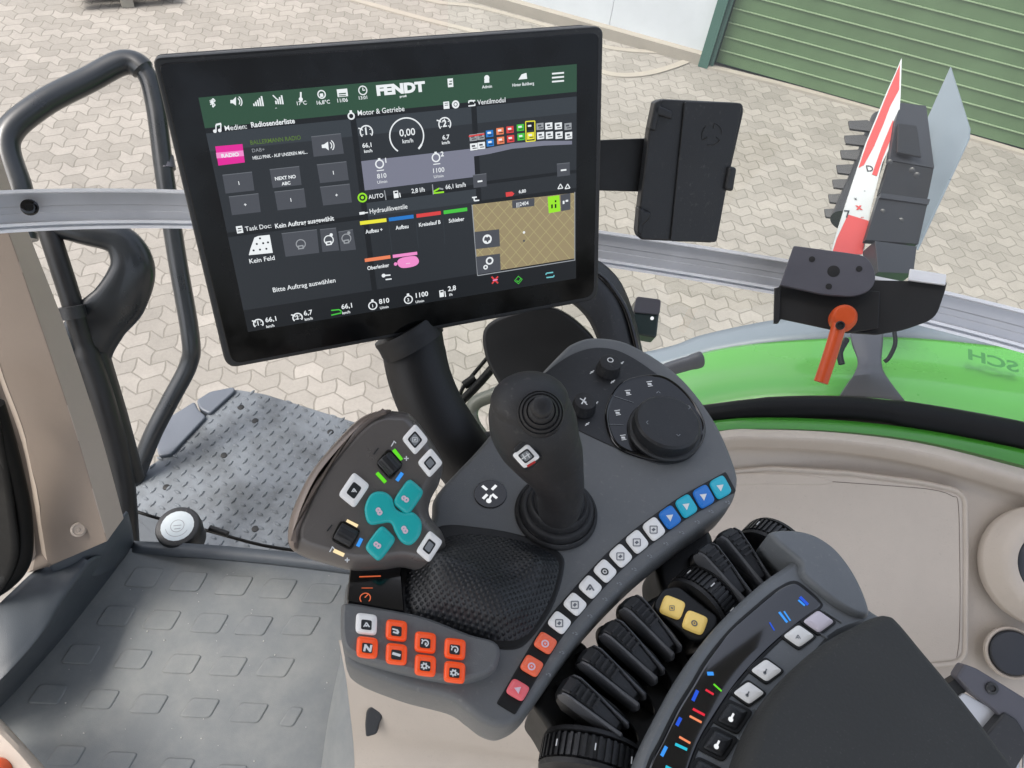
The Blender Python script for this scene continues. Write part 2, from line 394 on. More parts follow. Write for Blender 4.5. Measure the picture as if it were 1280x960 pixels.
def paver_mat():
    m = bpy.data.materials.new('interlocking_pavers'); m.use_nodes = True; nt = m.node_tree; b = nt.nodes['Principled BSDF']; N = nt.nodes.new; K = nt.links.new
    tc = N('ShaderNodeTexCoord'); rot = N('ShaderNodeMapping'); rot.inputs['Rotation'].default_value = (0, 0, math.radians(-4)); K(tc.outputs['Object'], rot.inputs['Vector'])
    s = N('ShaderNodeSeparateXYZ'); K(rot.outputs[0], s.inputs[0])
    W, H = .155, .102
    def mth(op, a, c=None, d=None):
        n = N('ShaderNodeMath'); n.operation = op
        for i, v in enumerate((a, c, d)):
            if v is None: continue
            if isinstance(v, (int, float)): n.inputs[i].default_value = v
            else: K(v, n.inputs[i])
        return n.outputs[0]
    wob = N('ShaderNodeTexNoise'); wob.inputs['Scale'].default_value = 9; K(rot.outputs[0], wob.inputs['Vector'])
    wo = mth('MULTIPLY', mth('SUBTRACT', wob.outputs['Fac'], .5), .012)
    y = mth('ADD', mth('ADD', s.outputs[1], mth('MULTIPLY', mth('SUBTRACT', mth('PINGPONG', s.outputs[0], W/2), W/4), .58)), wo)
    x = mth('ADD', mth('ADD', s.outputs[0], mth('MULTIPLY', mth('SINE', mth('MULTIPLY', s.outputs[1], math.pi/H)), .010)), wo)
    c = N('ShaderNodeCombineXYZ'); K(x, c.inputs[0]); K(y, c.inputs[1])
    br = N('ShaderNodeTexBrick'); K(c.outputs[0], br.inputs['Vector']); br.offset = .5; br.squash = 1
    br.inputs['Scale'].default_value = 1; br.inputs['Brick Width'].default_value = W; br.inputs['Row Height'].default_value = H
    br.inputs['Mortar Size'].default_value = .0062; br.inputs['Mortar Smooth'].default_value = .6; br.inputs['Bias'].default_value = 0
    br.inputs['Color1'].default_value = L(188, 183, 174, .33); br.inputs['Color2'].default_value = L(210, 204, 195, .34); br.inputs['Mortar'].default_value = L(168, 163, 153, .33)
    n = N('ShaderNodeTexNoise'); n.inputs['Scale'].default_value = 60; n.inputs['Detail'].default_value = 8; n.inputs['Roughness'].default_value = .7; K(tc.outputs['Object'], n.inputs['Vector'])
    n3 = N('ShaderNodeTexNoise'); n3.inputs['Scale'].default_value = 1.1; n3.inputs['Detail'].default_value = 6; K(tc.outputs['Object'], n3.inputs['Vector'])
    n4 = N('ShaderNodeTexNoise'); n4.inputs['Scale'].default_value = 5.5; n4.inputs['Detail'].default_value = 7; n4.inputs['Roughness'].default_value = .7; K(tc.outputs['Object'], n4.inputs['Vector'])
    k = mth('ADD', mth('MULTIPLY', n.outputs['Fac'], .42), mth('MULTIPLY', n3.outputs['Fac'], .45)); k = mth('ADD', k, mth('MULTIPLY', n4.outputs['Fac'], .5)); k = mth('ADD', k, .32)
    vm = N('ShaderNodeVectorMath'); vm.operation = 'SCALE'; K(br.outputs['Color'], vm.inputs[0]); K(k, vm.inputs['Scale']); K(vm.outputs[0], b.inputs['Base Color'])
    b.inputs['Roughness'].default_value = .85
    bu = N('ShaderNodeBump'); bu.inputs['Strength'].default_value = .4; bu.inputs['Distance'].default_value = .005; bu.invert = True
    K(br.outputs['Fac'], bu.inputs['Height'])
    bu2 = N('ShaderNodeBump'); bu2.inputs['Strength'].default_value = .3; bu2.inputs['Distance'].default_value = .004; K(n.outputs['Fac'], bu2.inputs['Height']); K(bu.outputs[0], bu2.inputs['Normal'])
    K(bu2.outputs[0], b.inputs['Normal'])
    return m
pavers = paver_mat()
kerb_m = mat('pale_concrete', L(214, 206, 192, .36), .85, grain=.8, gscale=200, vary=.08, vscale=5)
wall_m = mat('white_cladding', L(222, 228, 234, .62), .5, vary=.07, vscale=1.6)
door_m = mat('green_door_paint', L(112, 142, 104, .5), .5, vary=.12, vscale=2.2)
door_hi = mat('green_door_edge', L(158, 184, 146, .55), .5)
frame_m = mat('green_frame_paint', L(74, 112, 102, .62), .45, vary=.05, vscale=3)

# ================================================================ ground and building
G = zplane(0)
bm = bmesh.new(); S = 150
V = [bm.verts.new(p) for p in ((-S, -S, 0), (S, -S, 0), (S, S, 0), (-S, S, 0))]; bm.faces.new(V)
o = build('paved_yard', bm, pavers, smooth=0); tag(o, kind='structure')
def strip(name, pts, w, h, m):
    P = cr([G.hit(*p) for p in pts], 6, False); bm = bmesh.new(); rows = []
    for i, p in enumerate(P):
        t = (P[min(i+1, len(P)-1)]-P[max(i-1, 0)]).normalized(); n = Vector((-t.y, t.x, 0))*w/2
        rows.append([p-n+Vector((0, 0, .0)), p-n*.92+Vector((0, 0, h)), p+n*.92+Vector((0, 0, h)), p+n])
    V = [[bm.verts.new(p) for p in r] for r in rows]
    for a, b in zip(V, V[1:]):
        for i in range(3): bm.faces.new((a[i], a[i+1], b[i+1], b[i]))
    fixn(bm); o = build(name, bm, m, smooth=0); tag(o, kind='structure'); return o
strip('kerb', [(300, -40), (430, -3), (520, 22), (600, 42), (640, 52), (700, 68), (757, 92), (800, 94), (838, 85), (868, 73)], .07, .012, kerb_m)
strip('kerb', [(390, -60), (470, -22), (540, 2), (600, 10), (700, 38), (760, 60), (830, 66), (866, 66)], .06, .010, kerb_m)
A = G.hit(880, 82); B = G.hit(1280, 195); wx = (B-A).normalized(); wn = wx.cross(Vector((0, 0, 1))); Z = Vector((0, 0, 1))
if wn.dot(CAM-A) < 0: wn = -wn
strip('door_sill', [(884, 84), (980, 108), (1090, 138), (1280, 193), (1400, 230)], .07, .02, kerb_m)
hall = thing('warehouse_hall', A, 'white clad hall with a big green roller door at the far side of the yard', 'building')
bm = bmesh.new()
for i in range(-14, 1):
    c = A+wx*(i*.9-.5)-wn*.10
    box(c+Z*2.6, wx*.4485, wn*.05, Z*2.6, bm)
for i in range(14):   # flat recessed joints of the cladding
    c = A+wx*(-i*.9-.95)-wn*.11; box(c+Z*2.6, wx*.03, wn*.052, Z*2.6, bm)
wo = build('wall', bm, wall_m, hall, smooth=0, bevel=.003)
bm = bmesh.new(); box(A+wx*(-6.5)-wn*.02+Z*.05, wx*6.45, wn*.05, Z*.05, bm); build('plinth', bm, kerb_m, hall, smooth=0)
bm = bmesh.new(); box(A+wx*(-.005)+Z*2.1, wx*.045, wn*.05, Z*2.1, bm); box(A+wx*(.06)-wn*.03+Z*2.1, wx*.02, wn*.04, Z*2.1, bm)
build('door_frame', bm, frame_m, hall, smooth=0, bevel=.004)
bm = bmesh.new(); z = .03
for i in range(32):
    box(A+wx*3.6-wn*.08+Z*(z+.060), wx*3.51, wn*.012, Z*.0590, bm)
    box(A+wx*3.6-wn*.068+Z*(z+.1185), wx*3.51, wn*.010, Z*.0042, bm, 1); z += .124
build('roller_door', bm, [door_m, door_hi], hall, smooth=0)
bm = bmesh.new(); box(A+wx*3.6-wn*.14+Z*2.1, wx*3.6, wn*.02, Z*2.1, bm); build('door_backing', bm, frame_m, hall, smooth=0)

# feet of a stack of concrete blocks at the top edge
ft = thing('pallet_stack', G.hit(160, 0), 'grey weathered pallet with its feet standing on the yard at the top edge', 'pallet')
wood = mat('weathered_wood', L(176, 172, 160, .6), .8, grain=.8, gscale=150, vary=.15, vscale=20)
X = pdir(G, 120, 0, 240, -8); Yv = Z.cross(X)
for x, y in ((118, -12), (160, 6), (203, -4)):
    p = G.hit(x, y); build('foot', box(p+Z*.05, X*.05, Yv*.06, Z*.05), wood, ft, smooth=0, bevel=.004); build('foot', box(p+Yv*.3+Z*.05, X*.05, Yv*.06, Z*.05), wood, ft, smooth=0, bevel=.004)
bm = bmesh.new()
for k in range(5): box(G.hit(160, 6)+Z*.112+Yv*(.0+k*.12), X*.4, Yv*.05, Z*.011, bm)
build('deck', bm, wood, ft, smooth=0, bevel=.003)

# ================================================================ handrails, step, tank cap (outside the door)
hr = thing('access_handrail', at(165, 610, 1.72), 'bent dark grey tubular handrail looping up beside the entry steps', 'handrail')
bm = tube([(30, 300, 1.42), (24, 240, 1.42), (8, 175, 1.42), (48, 133, 1.45), (110, 100, 1.5), (155, 78, 1.53), (181, 90, 1.54), (194, 130, 1.55), (206, 220, 1.57), (221, 320, 1.6), (238, 420, 1.63), (236, 455, 1.65), (213, 500, 1.66), (190, 545, 1.67), (166, 606, 1.7)], [.024]*48+[.019]*65, 8)
build('rail_tube', bm, steel_dk, hr)
bm = tube([(204, 196, 1.57), (207, 212, 1.57)], .0205, 3); build('clamp_sleeve', bm, steel_gr, hr)

gh = thing('grab_handle', at(60, 300, 1.3), 'fat curved black grab handle on a black post beside the beige door pillar', 'grab handle')
hp = cr([at(*p) for p in ((30, 276, 1.27), (100, 290, 1.29), (148, 300, 1.31), (166, 334, 1.325), (150, 376, 1.335), (120, 408, 1.34), (104, 450, 1.35), (116, 496, 1.37))], 8, False)
hw = [.013, .020, .028, .036, .043, .047, .044, .026]; hr_ = []
for q in range(len(hp)):
    f = min(q/8, 6.999); k = int(f); t = f-k; ww = hw[k]*(1-t)+hw[k+1]*t; hr_.append((ww, .018+.004*math.sin(f)))
bm = sweep(hp, hr_, 24, ref=UP)
build('handle_loop', bm, steel_dk, gh)
bm = tube([(52, 262, 1.27), (68, 310, 1.28), (92, 385, 1.31), (108, 440, 1.34), (130, 505, 1.37), (152, 590, 1.42), (160, 680, 1.46)], [.017]*24+[.021]*25, 8); build('post', bm, steel_bl, gh)
bm = tube([(118, 440, 1.36), (140, 520, 1.4), (166, 600, 1.45)], [.024, .027, .022], 1); build('post_foot', bm, steel_bl, gh)
bm = tube([(88, 383, 1.29), (92, 398, 1.295)], .0215, 3); build('collar', bm, pl_black, gh)

# tread plate platform
PZ = 1.78; PP = zplane(PZ)
st = thing('entry_platform', PP.hit(300, 600), 'grey diamond tread plate platform with dark stains outside the cab door', 'platform')
plate_px = fillet([(292, 486), (330, 492), (500, 545), (520, 720), (300, 730), (150, 690), (172, 592), (205, 570)], 6)
bm = slab(PP, plate_px, [(0, -.03), (0, -.002), (.002, 0), (.003, 0)])
# raised lugs, alternating directions
def inside(px, poly):
    x, y = px; c = False; n = len(poly)
    for i in range(n):
        x1, y1 = poly[i][:2]; x2, y2 = poly[i-1][:2]
        if (y1 > y) != (y2 > y) and x < (x2-x1)*(y-y1)/(y2-y1)+x1: c = not c
    return c
def proj(p):
    d = p-CAM; z = d.dot(FW); return (640+FPX*d.dot(RT)/z, 480-FPX*d.dot(UP)/z)
O = PP.hit(300, 600); ua = pdir(PP, 292, 486, 205, 570); ub = Z.cross(ua)
lug = bmesh.new()
for i in range(-24, 25):
    for j in range(-24, 25):
        p = O+ua*i*.0235+ub*j*.0235
        q = proj(p)
        if not inside(q, plate_px) or not (140 < q[0] < 470 and 480 < q[1] < 700): continue
        d, e = (ua, ub) if (i+j) % 2 else (ub, ua)
        p = p+ (ua*.002 if j % 2 else Vector())
        if (i*7+j*3) % 53 == 0: continue
        t = [p+d*.0098*math.cos(a)+e*.0040*math.sin(a) for a in [k*math.pi/4 for k in range(8)]]
        b0 = [lug.verts.new(v) for v in t]; b1 = [lug.verts.new(p+(v-p)*.5+Z*.0028) for v in t]
        for k in range(8): lug.faces.new((b0[k], b0[(k+1) % 8], b1[(k+1) % 8], b1[k]))
        lug.faces.new(b1)
fixn(lug); me = bpy.data.meshes.new('t'); lug.to_mesh(me); bm.from_mesh(me); lug.free()
build('tread_plate', bm, plate_m, st, smooth=30)
for x, y in ((301, 509), (319, 526), (413, 540), (280, 569), (208, 609), (319, 661)):
    c = PP.hit(x, y); build('bolt', lathe(c, Z, [(.008, 0), (.007, .0015), (.003, .002)], 14), pl_deep, st)
cov_m = mat('cover_blue_grey', L(104, 111, 122, .62), .45, vary=.06, vscale=12)
build('side_cover', slab(PP, fillet([(203, 526), (243, 501), (248, 512), (258, 520), (213, 568), (198, 570), (194, 550)], 4), rprof(.05, .004), off=.010), cov_m, st)
build('side_cover', slab(PP, fillet([(245, 500), (262, 489), (292, 483), (294, 488), (262, 517), (250, 511)], 4), rprof(.05, .004), off=.010), cov_m, st)
bm = slab(PP, fillet([(160, 640), (205, 652), (215, 690), (165, 700)], 3), upprof(.02, .003)); build('step_edge', bm, grey_sill, st)
bm = tube([(160, 636, 1.5), (205, 650, 1.49), (262, 664, 1.485), (330, 682, 1.48), (400, 692, 1.48)], .0032, 4); build('rubber_edging', bm, rub, st)

cp = thing('tank_cap', at(229, 668, 1.38), 'round black ribbed filler cap with a white printed top beside the tread plate', 'cap')
cc = at(229, 668, 1.40)
build('cap_body', lathe(cc, (0, -.1, 1), [(.036, -.02), (.036, .012), (.039, .014), (.039, .034), (.037, .038), (.034, .039)], 64, knurl=.05, kh=(.015, .033)), pl_black, cp)
CT = Plane(cc+Vector((0, -.1, 1)).normalized()*.0392, (0, -.1, 1)); cpx, cpy = proj(cc+Vector((0, -.1, 1)).normalized()*.0392)
pr = Print(CT); w_lab = mat('white_cap_label', L(225, 235, 238, .72), .5, vary=.05, vscale=80)
pr.disc(cpx, cpy, 20, w_lab); pr.ring(cpx, cpy, 8, .8, pr_grey, 2); pr.ring(cpx, cpy, 14, .7, pr_grey, 2, 200, 340); pr.line(cpx-5, cpy, cpx+5, cpy-1, 1, pr_grey, 2); pr.line(cpx-4, cpy+4, cpx+4, cpy+3, 1, pr_grey, 2)
pr.done('cap_label', cp)
bm = tube([(262, 660, 1.41), (285, 668, 1.41)], .006, 3); build('cap_hinge', bm, pl_deep, cp)

# ================================================================ cab floor, sill, door pillar
FP = zplane(2.0)
fl = thing('floor_mat', FP.hit(250, 800), 'dusty grey rubber cab floor mat with rows of raised rectangular pads', 'floor mat')
bm = grid([[(20, 1010, 1.25), (20, 1010, 1.25), (20, 1010, 1.25), (20, 1010, 1.25)]]*0 or [
    [(166, 676, 1.372), (250, 680, 1.345), (340, 688, 1.32), (440, 700, 1.29), (520, 708, 1.27)],
    [(160, 690, 1.36), (250, 696, 1.335), (340, 704, 1.31), (440, 716, 1.28), (520, 724, 1.26)]], 4, 1)
build('front_lip', bm, grey_sill, fl, solid=.02)
P = [FP.hit(*p) for p in ((150, 684), (560, 716), (560, 1010), (-160, 1010), (-160, 900), (0, 820))]
bm = bmesh.new(); f = bm.faces.new([bm.verts.new(p) for p in P]); fixn(bm)
build('mat_sheet', bm, mat_floor, fl, smooth=0, solid=.02)
# side roll of the mat towards the console (raised edge)
bm = grid([[(452, 712, 1.27), (436, 760, 1.24), (424, 830, 1.2), (410, 900, 1.17), (396, 1000, 1.14)],
           [(462, 708, 1.22), (450, 760, 1.19), (442, 830, 1.15), (436, 900, 1.12), (430, 1000, 1.09)],
           [(520, 708, 1.2), (520, 760, 1.17), (520, 830, 1.13), (520, 900, 1.1), (520, 1000, 1.07)]], 6, 4)
build('raised_edge', bm, mat_floor, fl)
rows = [[(185, 728), (240, 733), (297, 738), (352, 742), (407, 748)],
        [(150, 776), (207, 781), (266, 785), (322, 788), (381, 788)],
        [(106, 824), (171, 830), (232, 836), (290, 839), (349, 840)],
        [(65, 874), (130, 880), (191, 886), (255, 891), (316, 897), (369, 902)],
        [(88, 950), (152, 958), (224, 966), (290, 974), (356, 980)]]
for r in rows:
    for x, y in r:
        x -= 4; y -= 6
        w = 19 if (x, y) != (365, 896) else 9
        q = fillet([(x-w+8, y-13), (x+w+6, y-11), (x+w-8, y+13), (x-w-8, y+11)], 5, 3)
        build('raised_pad', slab(FP, q, [(0, -.001), (0, .0008), (.0008, .0018), (.0018, .0022), (.003, .0022)]), mat_floor, fl)
sp_ = bmesh.new()
crumb = mat('pale_crumbs', L(225, 222, 214, .7), .8)
for k in range(60):
    x, y = random.uniform(60, 425), random.uniform(700, 955)
    if x < 160-(y-690)*.72+10: continue
    r = random.choice((.0005, .0006, .0008, .0013)); c = FP.hit(x, y)
    bmesh.ops.create_icosphere(sp_, subdivisions=1, radius=r, matrix=Matrix.Translation(c+Z*r*.5))
o = build('floor_crumbs', sp_, crumb); tag(o, kind='stuff'); tag(o, 'tiny pale crumbs scattered over the grey floor mat', 'crumbs')

sill = thing('door_sill_trim', at(90, 780, 1.2), 'dark grey moulded door sill sloping along the left of the floor mat', 'sill trim')
bm = grid([[(-60, 800, 1.1), (-20, 772, 1.12), (12, 742, 1.15), (45, 712, 1.19), (70, 700, 1.21), (100, 690, 1.23)],
           [(-60, 870, 1.06), (-20, 850, 1.08), (15, 820, 1.10), (50, 780, 1.14), (78, 742, 1.18), (110, 700, 1.21)],
           [(-60, 900, 1.08), (-10, 870, 1.09), (28, 830, 1.12), (62, 788, 1.16), (92, 742, 1.21), (130, 694, 1.25)],
           [(-50, 950, 1.21), (0, 898, 1.245), (40, 852, 1.26), (84, 798, 1.285), (124, 746, 1.32), (158, 696, 1.36)]], 6, 6)
build('sill_slope', bm, grey_sill, sill, solid=.004)
bm = grid([[(60, 706, 1.19), (100, 690, 1.21), (130, 674, 1.24), (160, 640, 1.28)],
           [(70, 716, 1.2), (105, 704, 1.22), (138, 690, 1.26), (165, 660, 1.33)],
           [(110, 722, 1.24), (130, 718, 1.27), (148, 706, 1.33), (168, 682, 1.38)]], 6, 4)
build('sill_end', bm, grey_sill, sill, solid=.004)

pi = thing('door_pillar_trim', at(90, 690, 1.2), 'beige A pillar trim with a darker recessed middle and one round screw cap', 'pillar trim')
# three facets of the pillar: left edge, recessed middle, right edge
yd = lambda y, e=0: .82+.00055*(y-40)+e
def col_(pts, e): return [(x, y, yd(y, e)) for x, y in pts]
Lc = col_([(-150, 60), (-110, 200), (-80, 300), (-44, 400), (-12, 490), (20, 580), (35, 708)], .035)
La = col_([(-110, 60), (-70, 200), (-44, 300), (-20, 390), (2, 466), (36, 565), (61, 708)], .0)
Ra = col_([(-60, 60), (-24, 200), (14, 300), (45, 390), (67, 455), (98, 551), (134, 677)], -.006)
Rc = col_([(-30, 60), (3, 200), (38, 295), (75, 390), (100, 462), (130, 556), (155, 648)], .03)
bm = bmesh.new()
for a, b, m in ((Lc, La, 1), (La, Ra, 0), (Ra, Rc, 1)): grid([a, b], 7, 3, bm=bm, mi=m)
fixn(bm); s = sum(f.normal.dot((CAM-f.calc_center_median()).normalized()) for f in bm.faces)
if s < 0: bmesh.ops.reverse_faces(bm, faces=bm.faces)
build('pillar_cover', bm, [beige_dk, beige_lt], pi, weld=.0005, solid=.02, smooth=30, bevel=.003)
sc = at(98, 662, 1.152); n_ = (CAM-sc).normalized()
build('screw_cap', lathe(sc, n_, [(.011, -.01), (.011, .001), (.008, .003), (.0075, .0015), (.003, .0012), (.002, .003)], 24), beige_lt, pi)
bm = grid([[(-40, 480, .95), (-12, 500, .97), (4, 560, 1.02), (16, 640, 1.07), (20, 700, 1.1), (-5, 745, 1.12), (-40, 760, 1.12)],
           [(-60, 500, 1.0), (-30, 520, 1.0), (-20, 580, 1.05), (-10, 640, 1.1), (-10, 690, 1.12), (-25, 720, 1.14), (-60, 730, 1.14)]], 6, 3)
bm2 = tube([(-8, 505, 1.0), (6, 550, 1.03), (20, 605, 1.07), (28, 650, 1.1), (27, 700, 1.12), (6, 728, 1.13), (-30, 750, 1.13)], .013, 8)
me = bpy.data.meshes.new('t'); bm2.to_mesh(me); bm.from_mesh(me); bm2.free()
o = build('door_seal', bm, rub, solid=.004); tag(o, 'black rubber door seal and dark door edge at the left border beside the beige pillar', 'door seal')
sc2 = thing('side_storage_box', at(40, 930, 1.05), 'beige corner of a side box holding something orange, bottom left corner', 'storage box')
bm = grid([[(-60, 840, 1.02), (0, 898, 1.0), (30, 930, .99), (70, 975, .98), (110, 1020, .97)],
           [(-70, 850, 1.0), (-10, 908, .98), (22, 940, .97), (60, 985, .96), (100, 1030, .95)],
           [(-90, 875, 1.0), (-30, 935, .98), (2, 968, .97), (36, 1005, .96), (70, 1040, .95)]], 5, 3)
build('box_rim', bm, beige_lt, sc2, solid=.008)
bm = grid([[(-90, 875, 1.02), (-30, 932, 1.0), (2, 965, .99), (36, 1002, .98)], [(-120, 960, 1.05), (-60, 1000, 1.03), (-20, 1040, 1.02), (10, 1060, 1.0)]], 5, 3)
build('box_inside', bm, beige_lt, sc2, solid=.004)
bm = bmesh.new(); bmesh.ops.create_uvsphere(bm, u_segments=20, v_segments=12, radius=.02, matrix=Matrix.Translation(at(-4, 968, .965)))
o = build('orange_knob', bm, orange); tag(o, 'orange rounded knob in the bottom left corner inside the beige box', 'knob')

# ================================================================ rail, window, fender
RL = [(-50, 268, .86), (20, 263, .89), (120, 260, .92), (235, 261, .95), (400, 268, .97), (600, 289, .98), (780, 314, .97), (980, 346, .95), (1100, 370, .94), (1180, 388, .93), (1300, 419, .91), (1460, 465, .88)]
P = cr([at(*p) for p in RL], 6, False)
prof = [(-.021, .004), (-.021, -.007), (-.0175, -.007), (-.0165, 0), (-.004, 0), (-.003, .0012), (.003, .0012), (.004, 0), (.0125, 0), (.0135, -.006), (.0165, -.006), (.0175, 0), (.019, -.001), (.0195, -.008), (.0225, -.008), (.0225, .004), (.0225, .01), (-.021, .01)]
bm = bmesh.new(); prev = None; col_ = []
Nn = len(P)
for i, p in enumerate(P):
    t = (P[min(i+1, Nn-1)]-P[max(i-1, 0)]).normalized(); f = (p-CAM).normalized(); f = (f-t*f.dot(t)).normalized()
    d = f.cross(t).normalized()
    if d.dot(UP) > 0: d = -d
    nn = (f*.94+Z*-.0).normalized()
    col_.append([bm.verts.new(p+d*a*1.02*(p-CAM).length+nn*b) for a, b in prof])
M_ = len(prof); mid = {1: 0, }
for a, b in zip(col_, col_[1:]):
    for i in range(M_):
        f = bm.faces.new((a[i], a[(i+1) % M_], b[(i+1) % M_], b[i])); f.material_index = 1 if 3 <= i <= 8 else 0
bm.faces.new(col_[0]); bm.faces.new(list(reversed(col_[-1]))); fixn(bm)
rail = build('mounting_rail', bm, [alu, alu_dk], smooth=20); tag(rail, 'long bent aluminium equipment rail running across behind the touchscreen', 'rail')
rs = thing('rail_screw', at(37, 259, .888), 'black hex socket screw at the left end of the aluminium rail', 'screw')
c = at(37, 259, .886); ax = (CAM-c).normalized()
build('screw_head', lathe(c, ax, [(.0095, 0), (.0095, .003), (.008, .004), (.004, .004), (.0038, .001), (.001, .001)], 24), pl_gloss, rs)
# fender outside
fe = thing('rear_fender', at(1000, 450, 1.6), 'bright green painted rear fender with a grey edge seen through the side window', 'fender')
bm = grid([[(640, 470, 2.0), (820, 437, 1.9), (880, 418, 1.86), (980, 398, 1.82), (1100, 388, 1.8), (1290, 396, 1.78)],
           [(650, 500, 1.9), (820, 458, 1.85), (900, 436, 1.80), (1000, 424, 1.76), (1130, 421, 1.74), (1290, 436, 1.72)]], 8, 3, ext=2)
build('grey_edge', bm, mat('fender_grey_edge', L(128, 138, 148, .7), .45, vary=.04, vscale=5), fe, solid=.02)
bm = grid([[(650, 500, 1.84), (820, 459, 1.80), (900, 436, 1.76), (1000, 425, 1.72), (1130, 422, 1.70), (1290, 437, 1.68)],
           [(650, 530, 1.78), (820, 480, 1.74), (900, 460, 1.70), (1000, 450, 1.66), (1130, 450, 1.64), (1290, 470, 1.62)],
           [(660, 560, 1.66), (840, 510, 1.62), (920, 492, 1.6), (1010, 486, 1.57), (1130, 490, 1.54), (1290, 515, 1.52)],
           [(680, 640, 1.62), (860, 590, 1.6), (940, 570, 1.58), (1030, 560, 1.55), (1130, 570, 1.52), (1290, 600, 1.5)]], 8, 5, ext=2)
build('green_panel', bm, green_p, fe, solid=.01)
# mirrored reflection of lettering, painted as darker green letters on the fender
SPl = Plane(at(1220, 452, 1.585), (at(1270, 452, 1.585)-at(1180, 440, 1.59)).cross(at(1220, 480, 1.555)-at(1220, 445, 1.6)))
letter_m = mat('reflected_letter_green', L(84, 176, 80, .42), .35, coat=.3)
pr = Print(SPl, pdir(SPl, 1190, 440, 1270, 462))
pr.text(1274, 466, 17, 'SCH', letter_m, 1, 'LEFT', .03, 1.35, mirror=True)
pr.done('reflected_letters', fe)
ra = thing('lamp_pole_foot', at(1085, 500, 1.4), 'grey folded steel foot of the work lamp pole bolted to the green fender', 'pole foot')
bm = grid([[(1048, 500, 1.43), (1085, 497, 1.41), (1132, 502, 1.42)], [(1066, 470, 1.4), (1085, 468, 1.39), (1108, 470, 1.4)], [(1072, 452, 1.43), (1086, 452, 1.42), (1102, 452, 1.43)], [(1064, 425, 1.46), (1084, 424, 1.45), (1104, 424, 1.46)], [(1062, 395, 1.5), (1084, 394, 1.49), (1104, 394, 1.5)]], 5, 4)
build('folded_plate', bm, steel_gr, ra, solid=.01)
bm = tube([(1052, 455, 1.43), (1050, 440, 1.44), (1058, 425, 1.46)], .006, 5); build('cable', bm, rub, ra)
build('cable', tube([(1118, 415, 1.46), (1119, 430, 1.45), (1112, 446, 1.44), (1106, 452, 1.44)], .004, 5), rub, ra)
o = build('grey_lever_handle', tube([(800, 478, 1.5), (835, 462, 1.48), (868, 452, 1.46), (876, 449, 1.46)], [(.012, .012)]*5+[(.016, .012)]*5+[(.018, .013)]*5+[(.012, .009)]*4, 5), steel_gr)
tag(o, 'grey flat lever handle poking out above the console beside the green fender', 'handle')

# warning boards with lamp
wb_r = mat('retro_red_film', L(206, 80, 78, .62), .4, vary=.04, vscale=20)
wb_w = mat('retro_white_film', L(222, 226, 228, .5), .4, vary=.03, vscale=20)
wb_g = mat('board_back_grey', L(158, 172, 184, .5), .35, metal=.3, vary=.06, vscale=10)
q = [at(1127, 74, 1.78), at(1124, 156, 1.66), at(1072, 320, 1.5), at(1042, 318, 1.6)]
bp = Plane(at(1100, 200, 1.64), (q[1]-q[0]).cross(q[3]-q[0]))
wb = thing('warning_board', at(1060, 318, 1.55), 'red and white diagonal warning board seen almost edge on, left of the work lamp', 'warning board')
def pslab(pts, th, name, m, parent, off=0):
    n = (pts[1]-pts[0]).cross(pts[2]-pts[0]).normalized()
    if n.dot(CAM-pts[0]) < 0: n = -n
    bm = bmesh.new(); rings_bm(bm, [[p+n*(off-th) for p in pts], [p+n*off for p in pts]]); fixn(bm)
    return build(name, bm, m, parent, smooth=0, bevel=.0008)
def ppos(x, y, d): return at(x, y, d)
BW = [ppos(1127, 74, 1.70), ppos(1123, 160, 1.62), ppos(1096, 246, 1.55), ppos(1078, 320, 1.50), ppos(1038, 318, 1.50)]
# make planar
PB = Plane(BW[0], (BW[3]-BW[0]).cross(BW[4]-BW[0]))
def onb(pts): return [PB.hit(*p) for p in pts]
pslab(onb([(1127.5, 72), (1126, 120), (1123, 162), (1103, 204), (1088, 264), (1079, 322), (1038, 320), (1044, 298), (1057, 256), (1068, 222), (1083, 177), (1096, 146), (1109, 114), (1120, 90)]), .006, 'board', wb_w, wb)
pr = Print(PB, base=.0008)
pr.poly([(1125, 80), (1124, 112), (1113, 132), (1104, 156), (1092, 184), (1080, 206), (1073, 210), (1084, 178), (1097, 147), (1110, 115), (1120, 92)], wb_r)
pr.poly([(1060, 268), (1086, 276), (1078, 318), (1040, 317), (1046, 298)], wb_r)
pr.poly([(1116, 150), (1120, 158), (1104, 196), (1096, 220), (1090, 218), (1102, 184)], wb_r, 2)
for x, y, s, t in ((1083, 214, 9, 'D'), (1080, 240, 5, '-'), (1068, 250, 5, 'x'), (1056, 272, 11, '7')): pr.text(x, y, s, t, pr_dark, 3, 'LEFT', .01)
pr.text(1071, 262, 9, 'x', wb_r, 3, 'LEFT', .04); pr.text(1076, 272, 6, '..', wb_r, 3, 'LEFT', .03)
pr.done('board_print', wb)
wb2 = thing('warning_board', at(1145, 310, 1.6), 'plain grey diamond shaped warning board back, right of the work lamp', 'warning board')
PB2 = Plane(at(1180, 180, 1.62), (at(1212, 165, 1.56)-at(1160, 160, 1.70)).cross(at(1145, 300, 1.5)-at(1188, 85, 1.76)))
pts = [PB2.hit(*p) for p in ((1188, 83), (1212, 160), (1211, 172), (1146, 312), (1140, 300), (1150, 230), (1158, 150))]
pslab(pts, .004, 'board', wb_g, wb2)
lampg = mat('lamp_bracket_grey', L(46, 48, 53, .65), .4, vary=.06, vscale=14)
lp = thing('work_lamp', at(1105, 340, 1.6), 'black finned work lamp in a steel box bracket between the two warning boards', 'work lamp')
def pquad(name, pts, m, th=.012): return pslab([at(*p) for p in pts], th, name, m, lp)
pquad('bracket_top', [(1126, 128, 1.66), (1158, 132, 1.68), (1168, 210, 1.60), (1112, 200, 1.58), (1120, 150, 1.62)], lampg)
